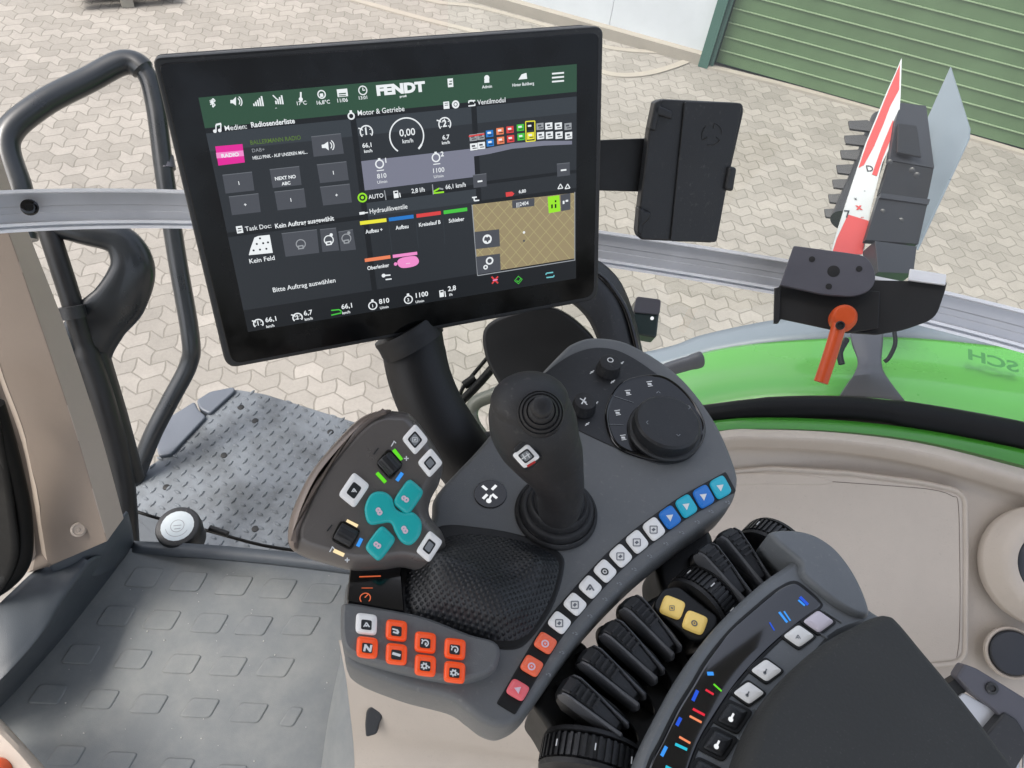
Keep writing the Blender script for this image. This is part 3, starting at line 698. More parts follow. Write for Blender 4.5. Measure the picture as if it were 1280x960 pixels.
pquad('bracket_opening', [(1123, 154, 1.61), (1146, 157, 1.63), (1152, 196, 1.58), (1122, 190, 1.575)], pl_deep, .004)
pquad('bracket_side', [(1112, 201, 1.58), (1167, 211, 1.60), (1164, 249, 1.56), (1100, 241, 1.54)], pl_deep)
pquad('bracket_lower', [(1100, 242, 1.535), (1164, 250, 1.555), (1152, 305, 1.50), (1082, 300, 1.48)], steel_bl)
pquad('bracket_rim', [(1101, 241, 1.53), (1164, 249, 1.55), (1163, 256, 1.545), (1100, 247, 1.525)], lampg, .006)
pquad('cable_box', [(1094, 301, 1.47), (1146, 308, 1.49), (1142, 342, 1.46), (1098, 340, 1.44)], lampg, .04)
for x, y in ((1112, 203), (1140, 213), (1146, 219), (1103, 265), (1126, 276), (1125, 284)):
    c = at(x, y, 1.52); build('bolt', lathe(c, CAM-c, [(.006, 0), (.006, .004), (.003, .005)], 12), lampg, lp)
bm = bmesh.new()
for k in range(7):   # cooling fins
    t = k/6; x0 = 1062-t*30; y0 = 152+t*110; x1 = 1092-t*28; y1 = 166+t*104
    pts = [at(x0-2, y0, 1.68), at(x0, y0+10, 1.675), at(x0+24, y0+13, 1.66), at(x1+8, y1+14, 1.65), at(x1+8, y1-5, 1.66), at(x0+22, y0-1, 1.67)]
    n = (pts[1]-pts[0]).cross(pts[3]-pts[0]).normalized(); t_ = bmesh.new(); rings_bm(t_, [[p-n*.004 for p in pts], [p+n*.004 for p in pts]]); fixn(t_)
    me = bpy.data.meshes.new('t'); t_.to_mesh(me); bm.from_mesh(me); t_.free()
build('cooling_fins', bm, pl_black, lp, smooth=0, bevel=.001)
bm = tube([(1106, 150, 1.70), (1092, 185, 1.68), (1080, 220, 1.66), (1066, 252, 1.64), (1056, 276, 1.62)], .030, 5, seg=24); build('lamp_body', bm, pl_black, lp)

# window pane and seal
glass = bpy.data.materials.new('window_glass'); glass.use_nodes = True; nt = glass.node_tree; nt.nodes.clear()
tr = nt.nodes.new('ShaderNodeBsdfTransparent'); tr.inputs[0].default_value = (.93, .955, .935, 1)
gl = nt.nodes.new('ShaderNodeBsdfGlossy'); gl.inputs['Roughness'].default_value = .03
fr = nt.nodes.new('ShaderNodeFresnel'); fr.inputs['IOR'].default_value = 1.45
mx = nt.nodes.new('ShaderNodeMixShader'); ou = nt.nodes.new('ShaderNodeOutputMaterial')
nt.links.new(fr.outputs[0], mx.inputs[0]); nt.links.new(tr.outputs[0], mx.inputs[1]); nt.links.new(gl.outputs[0], mx.inputs[2]); nt.links.new(mx.outputs[0], ou.inputs[0])
win = thing('side_window', at(1000, 500, 1.1), 'clear curved side window pane with its black rubber seal above the green strip', 'window')
bm = grid([[(560, -60, 1.1), (800, -60, 1.12), (1050, -60, 1.12), (1300, -60, 1.08)], [(560, 240, 1.08), (800, 260, 1.1), (1050, 290, 1.1), (1310, 330, 1.06)], [(560, 520, 1.12), (800, 520, 1.14), (1050, 515, 1.14), (1320, 570, 1.10)]], 8, 4, ext=1)
build('pane', bm, glass, win)
bm = tube([(560, 560, 1.16), (700, 545, 1.16), (880, 522, 1.14), (960, 513, 1.135), (1060, 512, 1.13), (1160, 524, 1.12), (1280, 546, 1.10), (1360, 566, 1.08), (1480, 600, 1.05), (1640, 650, 1.0)], [(.018, .020)]*18+[(.018, .022)]*10+[(.018, .026)]*80, 6)
build('rubber_seal', bm, rub, win)
sg = grid([[(560, 580, 1.12), (740, 558, 1.12), (880, 528, 1.11), (960, 522, 1.11), (1060, 526, 1.105), (1160, 538, 1.10), (1280, 562, 1.08), (1360, 582, 1.07)],
           [(560, 600, 1.10), (740, 575, 1.10), (880, 541, 1.09), (960, 536, 1.085), (1060, 540, 1.08), (1160, 553, 1.075), (1280, 582, 1.06), (1360, 604, 1.05)],
           [(560, 610, 1.13), (740, 585, 1.13), (880, 550, 1.12), (960, 546, 1.11), (1060, 550, 1.11), (1160, 563, 1.10), (1280, 594, 1.09), (1360, 616, 1.08)]], 6, 3, ext=3.5)
o = build('painted_cab_strip', sg, green_lip, solid=.006); tag(o, 'narrow glossy green painted strip between the black window seal and beige panel', 'trim strip')

# beige side panel
sd = thing('cab_lining', at(1050, 800, 1.0), 'large beige moulded side panel with a flat lid, sweeping under the console', 'lining')
bm = grid([[(540, 700, 1.12), (660, 640, 1.1), (760, 580, 1.09), (890, 541, 1.075), (960, 537, 1.07), (1060, 542, 1.07), (1160, 556, 1.065), (1280, 586, 1.05), (1380, 612, 1.04)],
           [(540, 712, 1.08), (660, 652, 1.07), (760, 592, 1.06), (890, 550, 1.05), (960, 546, 1.045), (1060, 551, 1.045), (1160, 566, 1.04), (1280, 598, 1.025), (1380, 624, 1.01)],
           [(540, 722, 1.09), (660, 664, 1.08), (760, 604, 1.07), (890, 563, 1.062), (960, 559, 1.058), (1060, 565, 1.058), (1160, 582, 1.05), (1280, 616, 1.035), (1380, 642, 1.02)],
           [(540, 738, 1.115), (660, 680, 1.105), (760, 620, 1.095), (890, 577, 1.085), (960, 573, 1.08), (1060, 580, 1.08), (1160, 598, 1.07), (1280, 634, 1.055), (1380, 660, 1.04)],
           [(540, 800, 1.115), (660, 740, 1.10), (760, 700, 1.09), (890, 660, 1.08), (960, 650, 1.07), (1060, 660, 1.065), (1160, 680, 1.055), (1280, 710, 1.04), (1380, 730, 1.03)],
           [(540, 900, 1.09), (660, 880, 1.08), (760, 830, 1.07), (890, 800, 1.06), (960, 790, 1.05), (1060, 800, 1.045), (1160, 810, 1.035), (1280, 830, 1.02), (1380, 840, 1.01)],
           [(540, 1060, 1.04), (660, 1060, 1.04), (760, 1050, 1.03), (890, 1040, 1.02), (960, 1040, 1.01), (1060, 1040, 1.0), (1160, 1040, .99), (1280, 1040, .98), (1380, 1040, .97)]], 8, 6, ext=3)
build('panel_shell', bm, beige, sd, solid=.006)
LP = Plane(at(1050, 680, 1.055), (at(1200, 700, 1.04)-at(900, 660, 1.075)).cross(at(1050, 820, 1.035)-at(1050, 600, 1.07)))
lid_px = [(700, 700), (760, 640), (880, 590), (960, 582), (1060, 588), (1150, 600), (1196, 610), (1208, 622), (1209, 700), (1208, 820), (1196, 832), (1000, 850), (700, 880), (640, 800)]
bm = slab(LP, fillet(lid_px, 10, 4), [(0, -.02), (0, .004), (.001, .0065), (.003, .008), (.0032, .008), (.0052, .0078), (.007, .0052), (.0075, .0050), (.0095, .0072), (.0105, .0076), (.012, .0076)], off=0)
build('lid', bm, beige, sd, smooth=50)
def groove(pts, w, name, pl, off, m, parent):
    bm = bmesh.new(); P = cr([pl.hit(x, y, off) for x, y in pts], 5, False); sweep(P, w, 8, bm); return build(name, bm, m, parent)
groove([(905, 598), (960, 596), (1040, 602), (1110, 607), (1165, 612), (1190, 620), (1198, 632), (1200, 720), (1200, 760), (1199, 800), (1196, 822)], .0004, 'lid_seam', LP, .0078, mat('beige_seam_line', L(120, 110, 102, .7), .7), sd)
# pull recess on the lid
bm = slab(LP, cr([(902, 594), (960, 591), (1010, 594), (1040, 602), (1022, 607), (960, 606), (905, 607)], 5), [(0, -.005), (0, .0070), (.0012, .0082), (.003, .0088), (.0036, .0088)]); build('lid_pull', bm, beige, sd, smooth=50)
SPK = Plane(at(1290, 706, 1.02), (at(1340, 716, 1.02)-at(1220, 690, 1.04)).cross(at(1280, 780, 1.01)-at(1280, 640, 1.04)))
sk = thing('air_nozzle', SPK.p, 'round beige air nozzle ring with a dark centre at the right edge', 'air nozzle')
cN = SPK.hit(1306, 708, 0); kk = SPK.mpp(1300, 706)
build('nozzle_ring', lathe(cN, SPK.n, [(75*kk, -.01), (75*kk, .004), (73*kk, .006), (70*kk, .010), (62*kk, .022), (56*kk, .027), (50*kk, .029), (44*kk, .028), (41*kk, .020), (40*kk, .01)], 72), beige, sk, smooth=50)
build('nozzle_core', lathe(cN, SPK.n, [(42*kk, .0), (42*kk, .022), (39*kk, .025), (33*kk, .026), (31*kk, .022), (29*kk, .022), (27*kk, .028), (10*kk, .033), (2*kk, .034)], 60), mat('nozzle_dark_plastic', L(62, 66, 74, .8), .4), sk)
cN = SPK.hit(1264, 816, -.008); blk = thing('blind_plug', cN, 'round black recessed plug in the beige panel below the air nozzle', 'plug')
build('plug_rim', lathe(cN, SPK.n, [(31*kk, -.004), (31*kk, .002), (29*kk, .004), (27*kk, .002), (26*kk, -.003)], 48), beige, blk)
build('plug_face', lathe(cN, SPK.n, [(26.5*kk, -.004), (26.5*kk, .0045), (25*kk, .0065), (20*kk, .007), (3*kk, .0075)], 48), mat('dark_blue_black_plastic', L(34, 38, 46, .8), .4), blk)
# belt anchor/bracket at the right bottom
bk = thing('seat_bracket', at(1240, 930, .9), 'grey angled bracket with a screw and black clip behind the armrest at the bottom right', 'bracket')
BK = Plane(at(1240, 880, .9), SPK.n)
build('bracket_bar', slab(BK, fillet([(1196, 846), (1206, 830), (1222, 836), (1300, 884), (1330, 910), (1290, 940), (1262, 912), (1246, 890), (1216, 868)], 4), rprof(.02, .003)), steel_gr, bk)
build('black_clip', slab(BK, fillet([(1232, 918), (1256, 890), (1272, 900), (1290, 930), (1262, 975), (1240, 960)], 4), rprof(.03, .003), off=.004), pl_black, bk)
build('steel_plate', slab(BK, fillet([(1183, 884), (1205, 866), (1252, 892), (1225, 918)], 3), rprof(.005, .001), off=-.012), alu_dk, bk)
build('black_recess', slab(BK, fillet([(1160, 870), (1200, 845), (1212, 862), (1180, 884)], 3), rprof(.02, .001), off=-.016), pl_deep, bk)
c = BK.hit(1239, 860); build('bracket_screw', lathe(c, BK.n, [(.007, 0), (.007, .003), (.004, .004), (.0035, .0015)], 16), pl_black, bk)
bm = bmesh.new(); c = BK.hit(1270, 965)
for k in range(3): sweep([BK.hit(1262+k*10, 930, -.01), BK.hit(1256+k*12, 1000, -.01)], .003, 8, bm)
build('guide_rods', bm, alu_dk, bk)

# beige base box under the console
BB = zplane(2.56)
bs = thing('seat_console_base', BB.hit(540, 930), 'beige base box below the console with a small black catch', 'base box')
bm = grid([[(425, 800, .93), (500, 800, .91), (600, 830, .89), (690, 880, .87), (760, 940, .86)],
           [(434, 850, .92), (500, 850, .9), (600, 880, .88), (690, 920, .86), (760, 980, .85)],
           [(440, 900, .94), (500, 910, .92), (600, 930, .9), (690, 950, .88), (760, 1000, .87)],
           [(444, 940, .965), (500, 944, .945), (600, 950, .925), (690, 968, .9), (760, 1020, .89)],
           [(446, 1010, .97), (500, 1010, .95), (600, 1010, .93), (690, 1020, .9), (760, 1050, .89)]], 6, 5)
bm2 = grid([[(425, 800, .93), (434, 850, .92), (440, 900, .94), (444, 940, .965), (446, 1010, .97)], [(440, 800, 1.1), (445, 850, 1.1), (448, 900, 1.1), (450, 940, 1.1), (450, 1010, 1.1)]], 5, 2)
me = bpy.data.meshes.new('t'); bm2.to_mesh(me); bm.from_mesh(me); bm2.free()
build('base_shell', bm, beige, bs, solid=.003, weld=.0008, smooth=60)
c = Plane(at(466, 900, .925), (0, -.55, .84))
build('catch', slab(c, fillet([(458, 888), (468, 880), (475, 886), (478, 898), (474, 904), (471, 918), (457, 922), (456, 905)], 4), rprof(.01, .002), off=.006), pl_black, bs)
build('catch_hole', slab(c, ell((457, 873), 3.5, 2.5, 10, 14), rprof(.005, .0005), off=.002), beige_dk, bs)

# black round mirror and its shell, black rods behind
mr = thing('round_mirror_housing', at(700, 430, .95), 'large black rounded mirror housing half hidden behind the touchscreen and console', 'mirror housing')
MP = Plane(at(680, 450, .92), Vector((-.05, -.75, .62)))
build('face', slab(MP, cr([(640, 392), (690, 385), (730, 410), (748, 440), (742, 500), (700, 540), (650, 520), (622, 478), (606, 445), (606, 410)], 6), rprof(.02, .004)), pl_deep, mr)
bm = grid([[(660, 378, .90), (700, 372, .90), (730, 392, .905), (748, 425, .91), (762, 470, .92)],
           [(668, 352, .90), (716, 340, .90), (752, 358, .905), (775, 396, .91), (790, 450, .92)],
           [(676, 330, .93), (728, 318, .93), (768, 342, .93), (790, 385, .94), (806, 450, .95)]], 6, 5)
build('shell', bm, pl_black, mr, solid=.01)
bm = tube([(700, 325, .92), (748, 344, .91), (778, 380, .915), (792, 420, .92), (800, 460, .93)], .004, 6); build('shell_rim', bm, pl_gloss, mr)
lb = thing('latch_box', at(805, 420, 1.0), 'small dark box with a grey top beside the black mirror housing', 'latch')
c = at(804, 397, .98); a_ = (at(822, 374, .98)-at(796, 371, .98))/2; zt = Vector((.1, -.25, 1)).normalized()
LB = Plane(c, (0, -.5, .86))
build('latch_body', slab(LB, fillet([(795, 372), (826, 376), (821, 422), (787, 416)], 4), rprof(.03, .003)), mat('latch_green_black', L(38, 54, 54, .8), .3), lb)
build('latch_top', slab(LB, fillet([(795, 371), (826, 375), (824, 394), (791, 391)], 4), upprof(.003, .001)), steel_gr, lb)
build('latch_lamp', slab(LB, ell((815, 398), 2.2, 2.2, 0, 10), upprof(.0012, .0002)), e_white, lb)
rd = thing('wiper_linkage', at(600, 520, 1.5), 'thin black wiper rods and grey tube seen between the screen bracket and joystick', 'linkage')
build('rod', tube([(640, 430, 1.3), (600, 478, 1.3), (566, 512, 1.3)], .0075, 4), rub, rd)
build('rod', tube([(622, 432, 1.32), (590, 470, 1.32), (578, 486, 1.32), (574, 500, 1.32), (575, 512, 1.32)], .0035, 5), rub, rd)
build('joint', tube([(580, 482, 1.31), (594, 472, 1.31)], .008, 3), rub, rd)
build('bent_tube', tube([(660, 470, 1.5), (620, 492, 1.5), (597, 502, 1.5), (589, 514, 1.5), (592, 530, 1.5), (604, 548, 1.5)], .014, 6), mat('grey_green_tube', L(96, 98, 90, .8), .45), rd)
# ================================================================ touchscreen terminal
TQ = para([(190, 72), (755, 32), (748, 375), (283, 462)], .335)
TP = Plane(TQ[0], (TQ[1]-TQ[0]).cross(TQ[3]-TQ[0])); TU = (TQ[1]-TQ[0]).normalized()
tm = thing('touchscreen_terminal', (TQ[3]+TQ[2])/2, 'large black touchscreen terminal showing dark menus under a green title bar', 'touchscreen')
out_px = fillet([(190, 72), (755, 32), (748, 375), (283, 462)], [12, 12, 14, 16], 7)
scr_m = mat('screen_cover_glass', L(11, 12, 13, .8), .22, spec=.3)
build('casing', slab(TP, out_px, [(0, -.028), (.004, -.022), (0, -.018), (0, -.003), (.0006, -.0010), (.0018, -.0002), (.0022, -.0002)]), pl_black, tm)
in_px = fillet([(198, 80), (748, 41), (742, 370), (290, 455)], [10, 10, 12, 14], 6)
glass_o = build('cover_glass', slab(TP, in_px, [(0, -.0005), (0, .0004), (.0004, .0008), (.0008, .0008)]), scr_m, tm)
nt = scr_m.node_tree; n_ = nt.nodes.new('ShaderNodeTexNoise'); n_.inputs['Scale'].default_value = 22; n_.inputs['Detail'].default_value = 8; r_ = nt.nodes.new('ShaderNodeMapRange'); r_.inputs[1].default_value = .35; r_.inputs[2].default_value = .7; r_.inputs[3].default_value = .1; r_.inputs[4].default_value = .42
t_ = nt.nodes.new('ShaderNodeTexCoord'); nt.links.new(t_.outputs['Object'], n_.inputs['Vector']); nt.links.new(n_.outputs['Fac'], r_.inputs[0]); nt.links.new(r_.outputs[0], nt.nodes['Principled BSDF'].inputs['Roughness'])
def E(n, r, g, b, k=1.0): return emis('display_'+n, L(r, g, b), k)
bgc = E('background', 26, 29, 33); bg2 = E('panel', 42, 46, 51); head = E('panel_head', 54, 60, 66); btn = E('button', 74, 77, 84); btn2 = E('button_edge', 104, 108, 114)
grn = E('title_green', 46, 78, 60); wht = E('white', 232, 236, 238); gry = E('grey', 150, 154, 158); lil = E('lilac_grey', 120, 122, 138)
yel = E('yellow', 232, 226, 60); blu = E('blue', 38, 118, 196); red = E('red', 214, 66, 66); gre = E('green', 70, 190, 64); org = E('orange', 232, 130, 90); pnk = E('pink', 236, 140, 200); mag = E('magenta', 222, 40, 150)
tan = E('tan', 150, 136, 104); tan2 = E('tan_line', 172, 162, 118); lime = E('lime', 150, 226, 40); dkg = E('dark_green_text', 88, 118, 48); blk_ = E('black', 14, 15, 17)
TXS = .86
pr = Print(TP, TU, base=.0009)
H_ = lambda f, g: f
# screen corners: TL(248,122) TR(721,80) BR(720,348) BL(310,415)
A4 = [Vector((248, 122)), Vector((721, 80)), Vector((720, 348)), Vector((310, 415))]
P4 = [TP.hit(*a) for a in A4]
o3 = P4[3]; ex = (P4[2]-P4[3]); ey = (P4[0]-P4[3])
def S(u, v):   # 0..1 across, 0..1 downwards -> photo pixel on the terminal plane
    top = P4[0].lerp(P4[1], u); bot = P4[3].lerp(P4[2], u); p = top.lerp(bot, v); return proj(p)
def q4(u0, v0, u1, v1, m, l=1): pr.poly([S(u0, v0), S(u1, v0), S(u1, v1), S(u0, v1)], m, l)
q4(0, 0, 1, 1, bgc, 1)
q4(0, 0, 1, .115, grn, 2)
q4(.0, .135, .355, .54, bg2, 2); q4(.0, .135, .355, .205, head, 3)
q4(.0, .56, .355, .895, bg2, 2); q4(.0, .56, .355, .625, bg2, 3)
q4(.37, .135, .685, .47, bg2, 2); q4(.37, .135, .685, .205, head, 3)
q4(.37, .49, .685, .895, bg2, 2); q4(.37, .49, .685, .55, head, 3)
q4(.70, .135, 1, .46, bg2, 2); q4(.70, .135, 1, .205, head, 3)
q4(.70, .475, 1, .545, bg2, 2)
q4(.37, .31, .685, .435, lil, 3)
def T(x, y, h, t, m=wht, al='LEFT', b=0, sx=1, l=5): pr.text(x, y, h, t, m, l, al, b, sx)
# title bar icons
pr.text(266, 133, 9, '*', wht, 5, 'CENTER', .02); pr.line(266, 123, 266, 134, 1.4, wht, 5); pr.line(266, 123, 269, 126, 1.2, wht, 5); pr.line(266, 134, 269, 131, 1.2, wht, 5); pr.line(263, 126, 269, 131, 1.1, wht, 5); pr.line(263, 131, 269, 126, 1.1, wht, 5)
pr.poly([(288, 125), (291, 125), (295, 121), (295, 132), (291, 129), (288, 129)], wht, 5); pr.ring(295, 127, 4.5, 1.2, wht, 5, -50, 50, 8); pr.ring(295, 127, 7, 1.2, wht, 5, -50, 50, 8)
for k in range(5): pr.rect(317.5+k*2.6, 131-k*.9-k*.25, 1.8, 3+k*2.2, wht, 5)
for k in range(4): pr.rect(345+k*2.6, 128-k*1.1, 1.8, 4+k*2.2, wht, 5)
pr.line(341, 119, 346, 124, 1.4, wht, 5); T(344, 135.5, 4, '..', wht, b=.02)
pr.line(376, 115, 376, 123, 2, wht, 5); pr.disc(376, 124, 2.4, wht, 5); T(377, 131, 5, '17°C', wht, 'CENTER', .015)
pr.ring(402, 118, 4.5, 1.4, wht, 5); pr.rect(402, 119, 4, 4, wht, 5); T(404, 130, 5, '16,8°C', wht, 'CENTER', .015)
pr.rect(428, 116, 13, 9, wht, 5); pr.rect(428, 117, 9, 1.4, grn, 6); pr.rect(428, 119.5, 9, 1.0, grn, 6); T(428, 127.5, 5, '11/06', wht, 'CENTER', .015)
pr.ring(453.5, 113, 5, 1.3, wht, 5); pr.line(453.5, 113, 453.5, 109.5, 1.1, wht, 5); pr.line(453.5, 113, 456.5, 112.5, 1.1, wht, 5); T(454, 124, 4.5, '13:01', wht, 'CENTER', .015)
pr.text(471, 119, 12.5, 'FENDT', wht, 5, 'LEFT', .06, 1.28); T(504, 121.5, 2.8, 'profi', wht, 'CENTER', .03, 1.3)
pr.rect(563, 103.5, 7, 10, wht, 5); pr.rect(563.5, 101.5, 3.5, 1.2, grn, 6); pr.rect(563, 105, 4, 1.6, grn, 6)
pr.disc(608.5, 97.5, 3.4, wht, 5); pr.rect(608.5, 101.5, 6.5, 3.6, wht, 5); T(609, 110, 4, 'Admin', wht, 'CENTER', .015)
pr.poly([(648, 99.5), (652, 93), (658, 91), (659, 98.5)], wht, 5); T(654, 107, 4, 'Hinter Buhlberg', wht, 'CENTER', .015, .9)
for k in range(3): pr.line(690, 92.2+k*5.0, 705, 90.9+k*5.0, 1.9, wht, 5)
# media
pr.line(270, 156, 270, 164, 1.4, wht, 5); pr.line(276, 155, 276, 162, 1.4, wht, 5); pr.line(270, 156, 276.5, 154.5, 2.2, wht, 5); pr.disc(268.6, 164, 2.1, wht, 5); pr.disc(274.7, 163, 2.1, wht, 5)
T(281, 163.5, 7, 'Medien:', wht, b=.004, sx=.98); T(314, 159.3, 7, 'Radiosenderliste', wht, b=.022, sx=.92)
pr.poly([(269, 183), (303, 180), (306, 203), (273, 207)], mag, 5); pr.poly([(270, 191), (304, 188), (305, 195), (271, 198)], pnk, 6); pr.text(288, 196, 5, 'RADIO', wht, 7, 'CENTER', .03, 1.1)
T(313, 181, 6, 'BALLERMANN RADIO', dkg, sx=.86, b=.008); T(315, 190.5, 5, 'DAB+', gry); T(316, 199.5, 4.6, 'HELLI PINK - AUF UNSEREN MAL...', wht, sx=.78, b=.012)
def button(pts, m=btn, l=4):
    pr.poly(pts, m, l); pr.line(*pts[0], *pts[1], .9, btn2, l+1)
button([(389, 171), (426, 167), (430, 192), (392, 196)])
pr.poly([(402, 181), (405, 180.5), (410, 177), (411, 188), (407, 185), (402.5, 185)], wht, 6); pr.ring(410, 182, 4.6, 1.2, wht, 6, -50, 50, 8); pr.ring(410, 182, 7.4, 1.2, wht, 6, -50, 50, 8)
for i, (x, y) in enumerate(((278, 219), (337, 212), (396, 206), (286, 246), (343, 240), (400, 234))):
    button([(x, y), (x+37, y-4), (x+40, y+19), (x+4, y+23)])
    if i != 1: T(x+21, y+12, 5, '+' if i % 2 else '1', wht, 'CENTER', .02)
T(357, 224, 4.6, 'NEXT NO', wht, 'CENTER', .03); T(358, 231, 4.4, 'ABC', wht, 'CENTER', .03)
# task doc
pr.rect(299.5, 287, 7.5, 9, wht, 5); pr.rect(299.5, 285.5, 4.5, 1.4, bg2, 6); pr.rect(299.5, 288.6, 4.5, 1.2, bg2, 6)
T(307, 289, 6.5, 'Task Doc:', wht, b=.004, sx=.95); T(344, 285.5, 6.5, 'Kein Auftrag ausgewählt', wht, b=.02, sx=.92)
pr.poly([(318, 297), (323, 295), (337, 293.5), (341, 316), (311, 319), (313, 311)], wht, 5)
for x, y in ((317, 313), (325, 312), (333, 311), (321, 305), (329, 304), (325, 298), (335, 303)): pr.disc(x, y, 1.3, bg2, 6)
T(328, 327, 6.6, 'Kein Feld', wht, 'CENTER', .01)
button([(352, 292), (396, 287), (399, 316), (357, 321)]); button([(400, 287), (420, 285), (424, 313), (403, 315)]); button([(423, 290), (441, 287), (445, 312), (426, 314)])
for x, y, m in ((376, 305, gry), (411, 300, wht), (433, 298, gry)): pr.ring(x, y, 5.5, 1.2, m, 6); pr.rect(x, y+4, 7, 5, m, 6); pr.rect(x, y+4, 4, 2, btn, 7)
pr.disc(414, 293.5, 2, wht, 6); pr.disc(436, 291, 2, gry, 6)
T(381, 359, 6.8, 'Bitte Auftrag auswählen', wht, 'CENTER', .008, .95)
# motor & getriebe
pr.ring(439, 145, 3.6, 1.8, wht, 5); pr.rect(438.5, 139.5, 3, 3, wht, 5)
T(447, 144.5, 7, 'Motor & Getriebe', wht, b=.006, sx=.93)
pr.rect(558, 131.5, 7.5, 8.5, wht, 5); pr.rect(558, 131.5, 4.5, .9, head, 6); pr.rect(558, 129, 4.5, .9, head, 6); pr.disc(569.5, 130.5, 4.8, wht, 5); pr.ring(569.5, 130.5, 2.2, .9, head, 6)
def gauge(x, y, r, n, l=5, m=wht, s=9):
    pr.ring(x, y, r, 1.5, m, l, -40, 220, 22); pr.text(x, y+s*.36, s, n, m, l, 'CENTER', .03)
    for a in (-30, 30, 90, 150, 210):
        pr.ring(x, y, r-2, 1.6, m, l, a-5, a+5, 2)
    pr.line(x-r-2.5, y-r*.62, x-r+2.5, y-r*.45, 1.5, m, l)
gauge(458, 165, 7.6, '1'); gauge(556, 155, 7.6, '2')
T(459.5, 184, 6, '66,1', wht, 'CENTER', .02); T(460.5, 190.5, 4.2, 'km/h', wht, 'CENTER', .02); T(557.5, 174, 6, '6,7', wht, 'CENTER', .02); T(557.5, 180, 4.2, 'km/h', wht, 'CENTER', .02)
pr.ring(508.5, 170, 21.5, 1.6, wht, 5, -52, 232, 44); pr.ring(508.5, 170, 21.5, 2.4, wht, 5, -52, -34, 6)
T(509.5, 169.5, 9.5, '0,00', wht, 'CENTER', .012); T(510, 178.5, 5.6, 'km/h', wht, 'CENTER', .01)
for x, y, n in ((474.5, 205, '1'), (545, 197, '2')):
    pr.ring(x, y, 4.8, 1.6, wht, 5); pr.rect(x-.5, y-6, 3, 2.5, wht, 5); T(x+6, y-1.5, 6.5, n, wht, b=.03); pr.rect(x+1, y+8, 9, 1.1, wht, 5)
T(477.5, 222.5, 6.5, '810', wht, 'CENTER', .006); T(478, 229, 4.2, 'U/min', wht, 'CENTER'); T(548, 215.5, 6.5, '1100', wht, 'CENTER', .006); T(548.5, 222, 4.2, 'U/min', wht, 'CENTER')
pr.ring(453, 247, 5, 2, lime, 5); pr.disc(453, 247, 2, lime, 5); T(461, 249, 6, 'AUTO', wht, b=.01, sx=.9); pr.line(480.5, 238, 482.5, 250, 1.2, gry, 5)
pr.rect(495, 243, 6, 9, wht, 5); pr.rect(495, 240.6, 3.5, 2, bg2, 6); pr.line(499.5, 241, 500.5, 246.5, 1.2, wht, 5); T(514.5, 241.5, 6.2, '2,8 l/h', wht, sx=.9, b=.012)
pr.line(542, 239.5, 549, 235.5, 2, lime, 5); pr.line(542, 241.5, 555, 240, 2, lime, 5); pr.line(549, 235.5, 554, 236.5, 2, gry, 5); T(557, 236.5, 6.2, '66,1 km/h', wht, sx=.86, b=.012)
pr.line(540.5, 230.5, 541.6, 243, 1.2, gry, 5)
# hydraulics
pr.rect(452.5, 266.5, 6.5, 3.2, wht, 5); pr.line(455, 266.2, 460, 265.6, 1.4, wht, 5); T(462, 267, 6.6, 'Hydraulikventile', wht, b=.008, sx=.9)
for (x0, y0, x1, y1), m, t, b in (((450, 279, 483, 275), yel, 'Aufbau +', 0), ((486, 274.5, 517, 270.5), blu, 'Aufbau', 0), ((520.5, 270, 551, 266), red, 'Kreiselauf B', 0), ((554.5, 265.5, 584, 261.5), gre, 'Schieber', 0)):
    pr.line(x0, y0, x1, y1, 4.6, m, 5); T((x0+x1)/2+1.5, (y0+y1)/2+13.5, 5.4, t, wht, 'CENTER', .02, .86)
for x in (0,): pass
for (x0, y0), (x1, y1) in (((486, 281), (490, 315)), ((520, 277), (523, 310)), ((554, 273), (556, 305))): pr.line(x0, y0, x1, y1, .7, head, 4)
pr.line(456, 325.5, 488, 321, 4.4, org, 5); pr.line(491, 320.5, 521.5, 316.5, 4.0, pnk, 5); T(473, 335.5, 5.4, 'Oberlenker', wht, 'CENTER', .02, .86)
pr.poly(cr([(497, 326), (503, 322), (518, 320), (523, 324), (523, 329), (517, 333), (504, 335), (498, 332)], 3), pnk, 5); pr.disc(494.5, 330, 2.2, pnk, 5); T(510, 329.5, 4, '.....', wht, 'CENTER', .02, l=6)
pr.disc(479.5, 344.5, 2.4, wht, 5); pr.line(479, 344.5, 488, 343.8, 1.7, wht, 5); pr.line(482, 349.5, 489.5, 348.6, 1.6, wht, 5)
# valve module
pr.ring(589, 129.5, 3.8, 1.3, wht, 5, 20, 160, 6); pr.line(585.5, 126.5, 594, 125.6, 1.5, wht, 5); pr.line(585.5, 132.5, 594, 131.6, 1.5, wht, 5); pr.line(586, 126.5, 586, 129, 1.3, wht, 5); pr.line(593.6, 129.5, 593.6, 132, 1.3, wht, 5)
T(597, 131, 6.6, 'Ventilmodul', wht, b=.008, sx=.93)
arc = [(586, 195), (610, 191.5), (640, 185.5), (680, 181), (715, 180.5)]
pr.poly([(585, 190), (640, 179), (680, 176), (715, 176), (715, 180.5), (680, 182), (640, 186), (611, 192.5), (586, 196.5)], lil, 4)
pl_cols = [(591.5, 172, gry, wht), (601, 170.5, gry, wht), (612, 167, blu, blu), (625, 164, org, org), (637.5, 162, red, red), (650.5, 159.5, gre, gre), (662.5, 158.3, blk_, yel), (675, 158, gry, wht), (686, 157.5, wht, wht), (698, 157.5, wht, wht), (710, 158, gry, wht)]
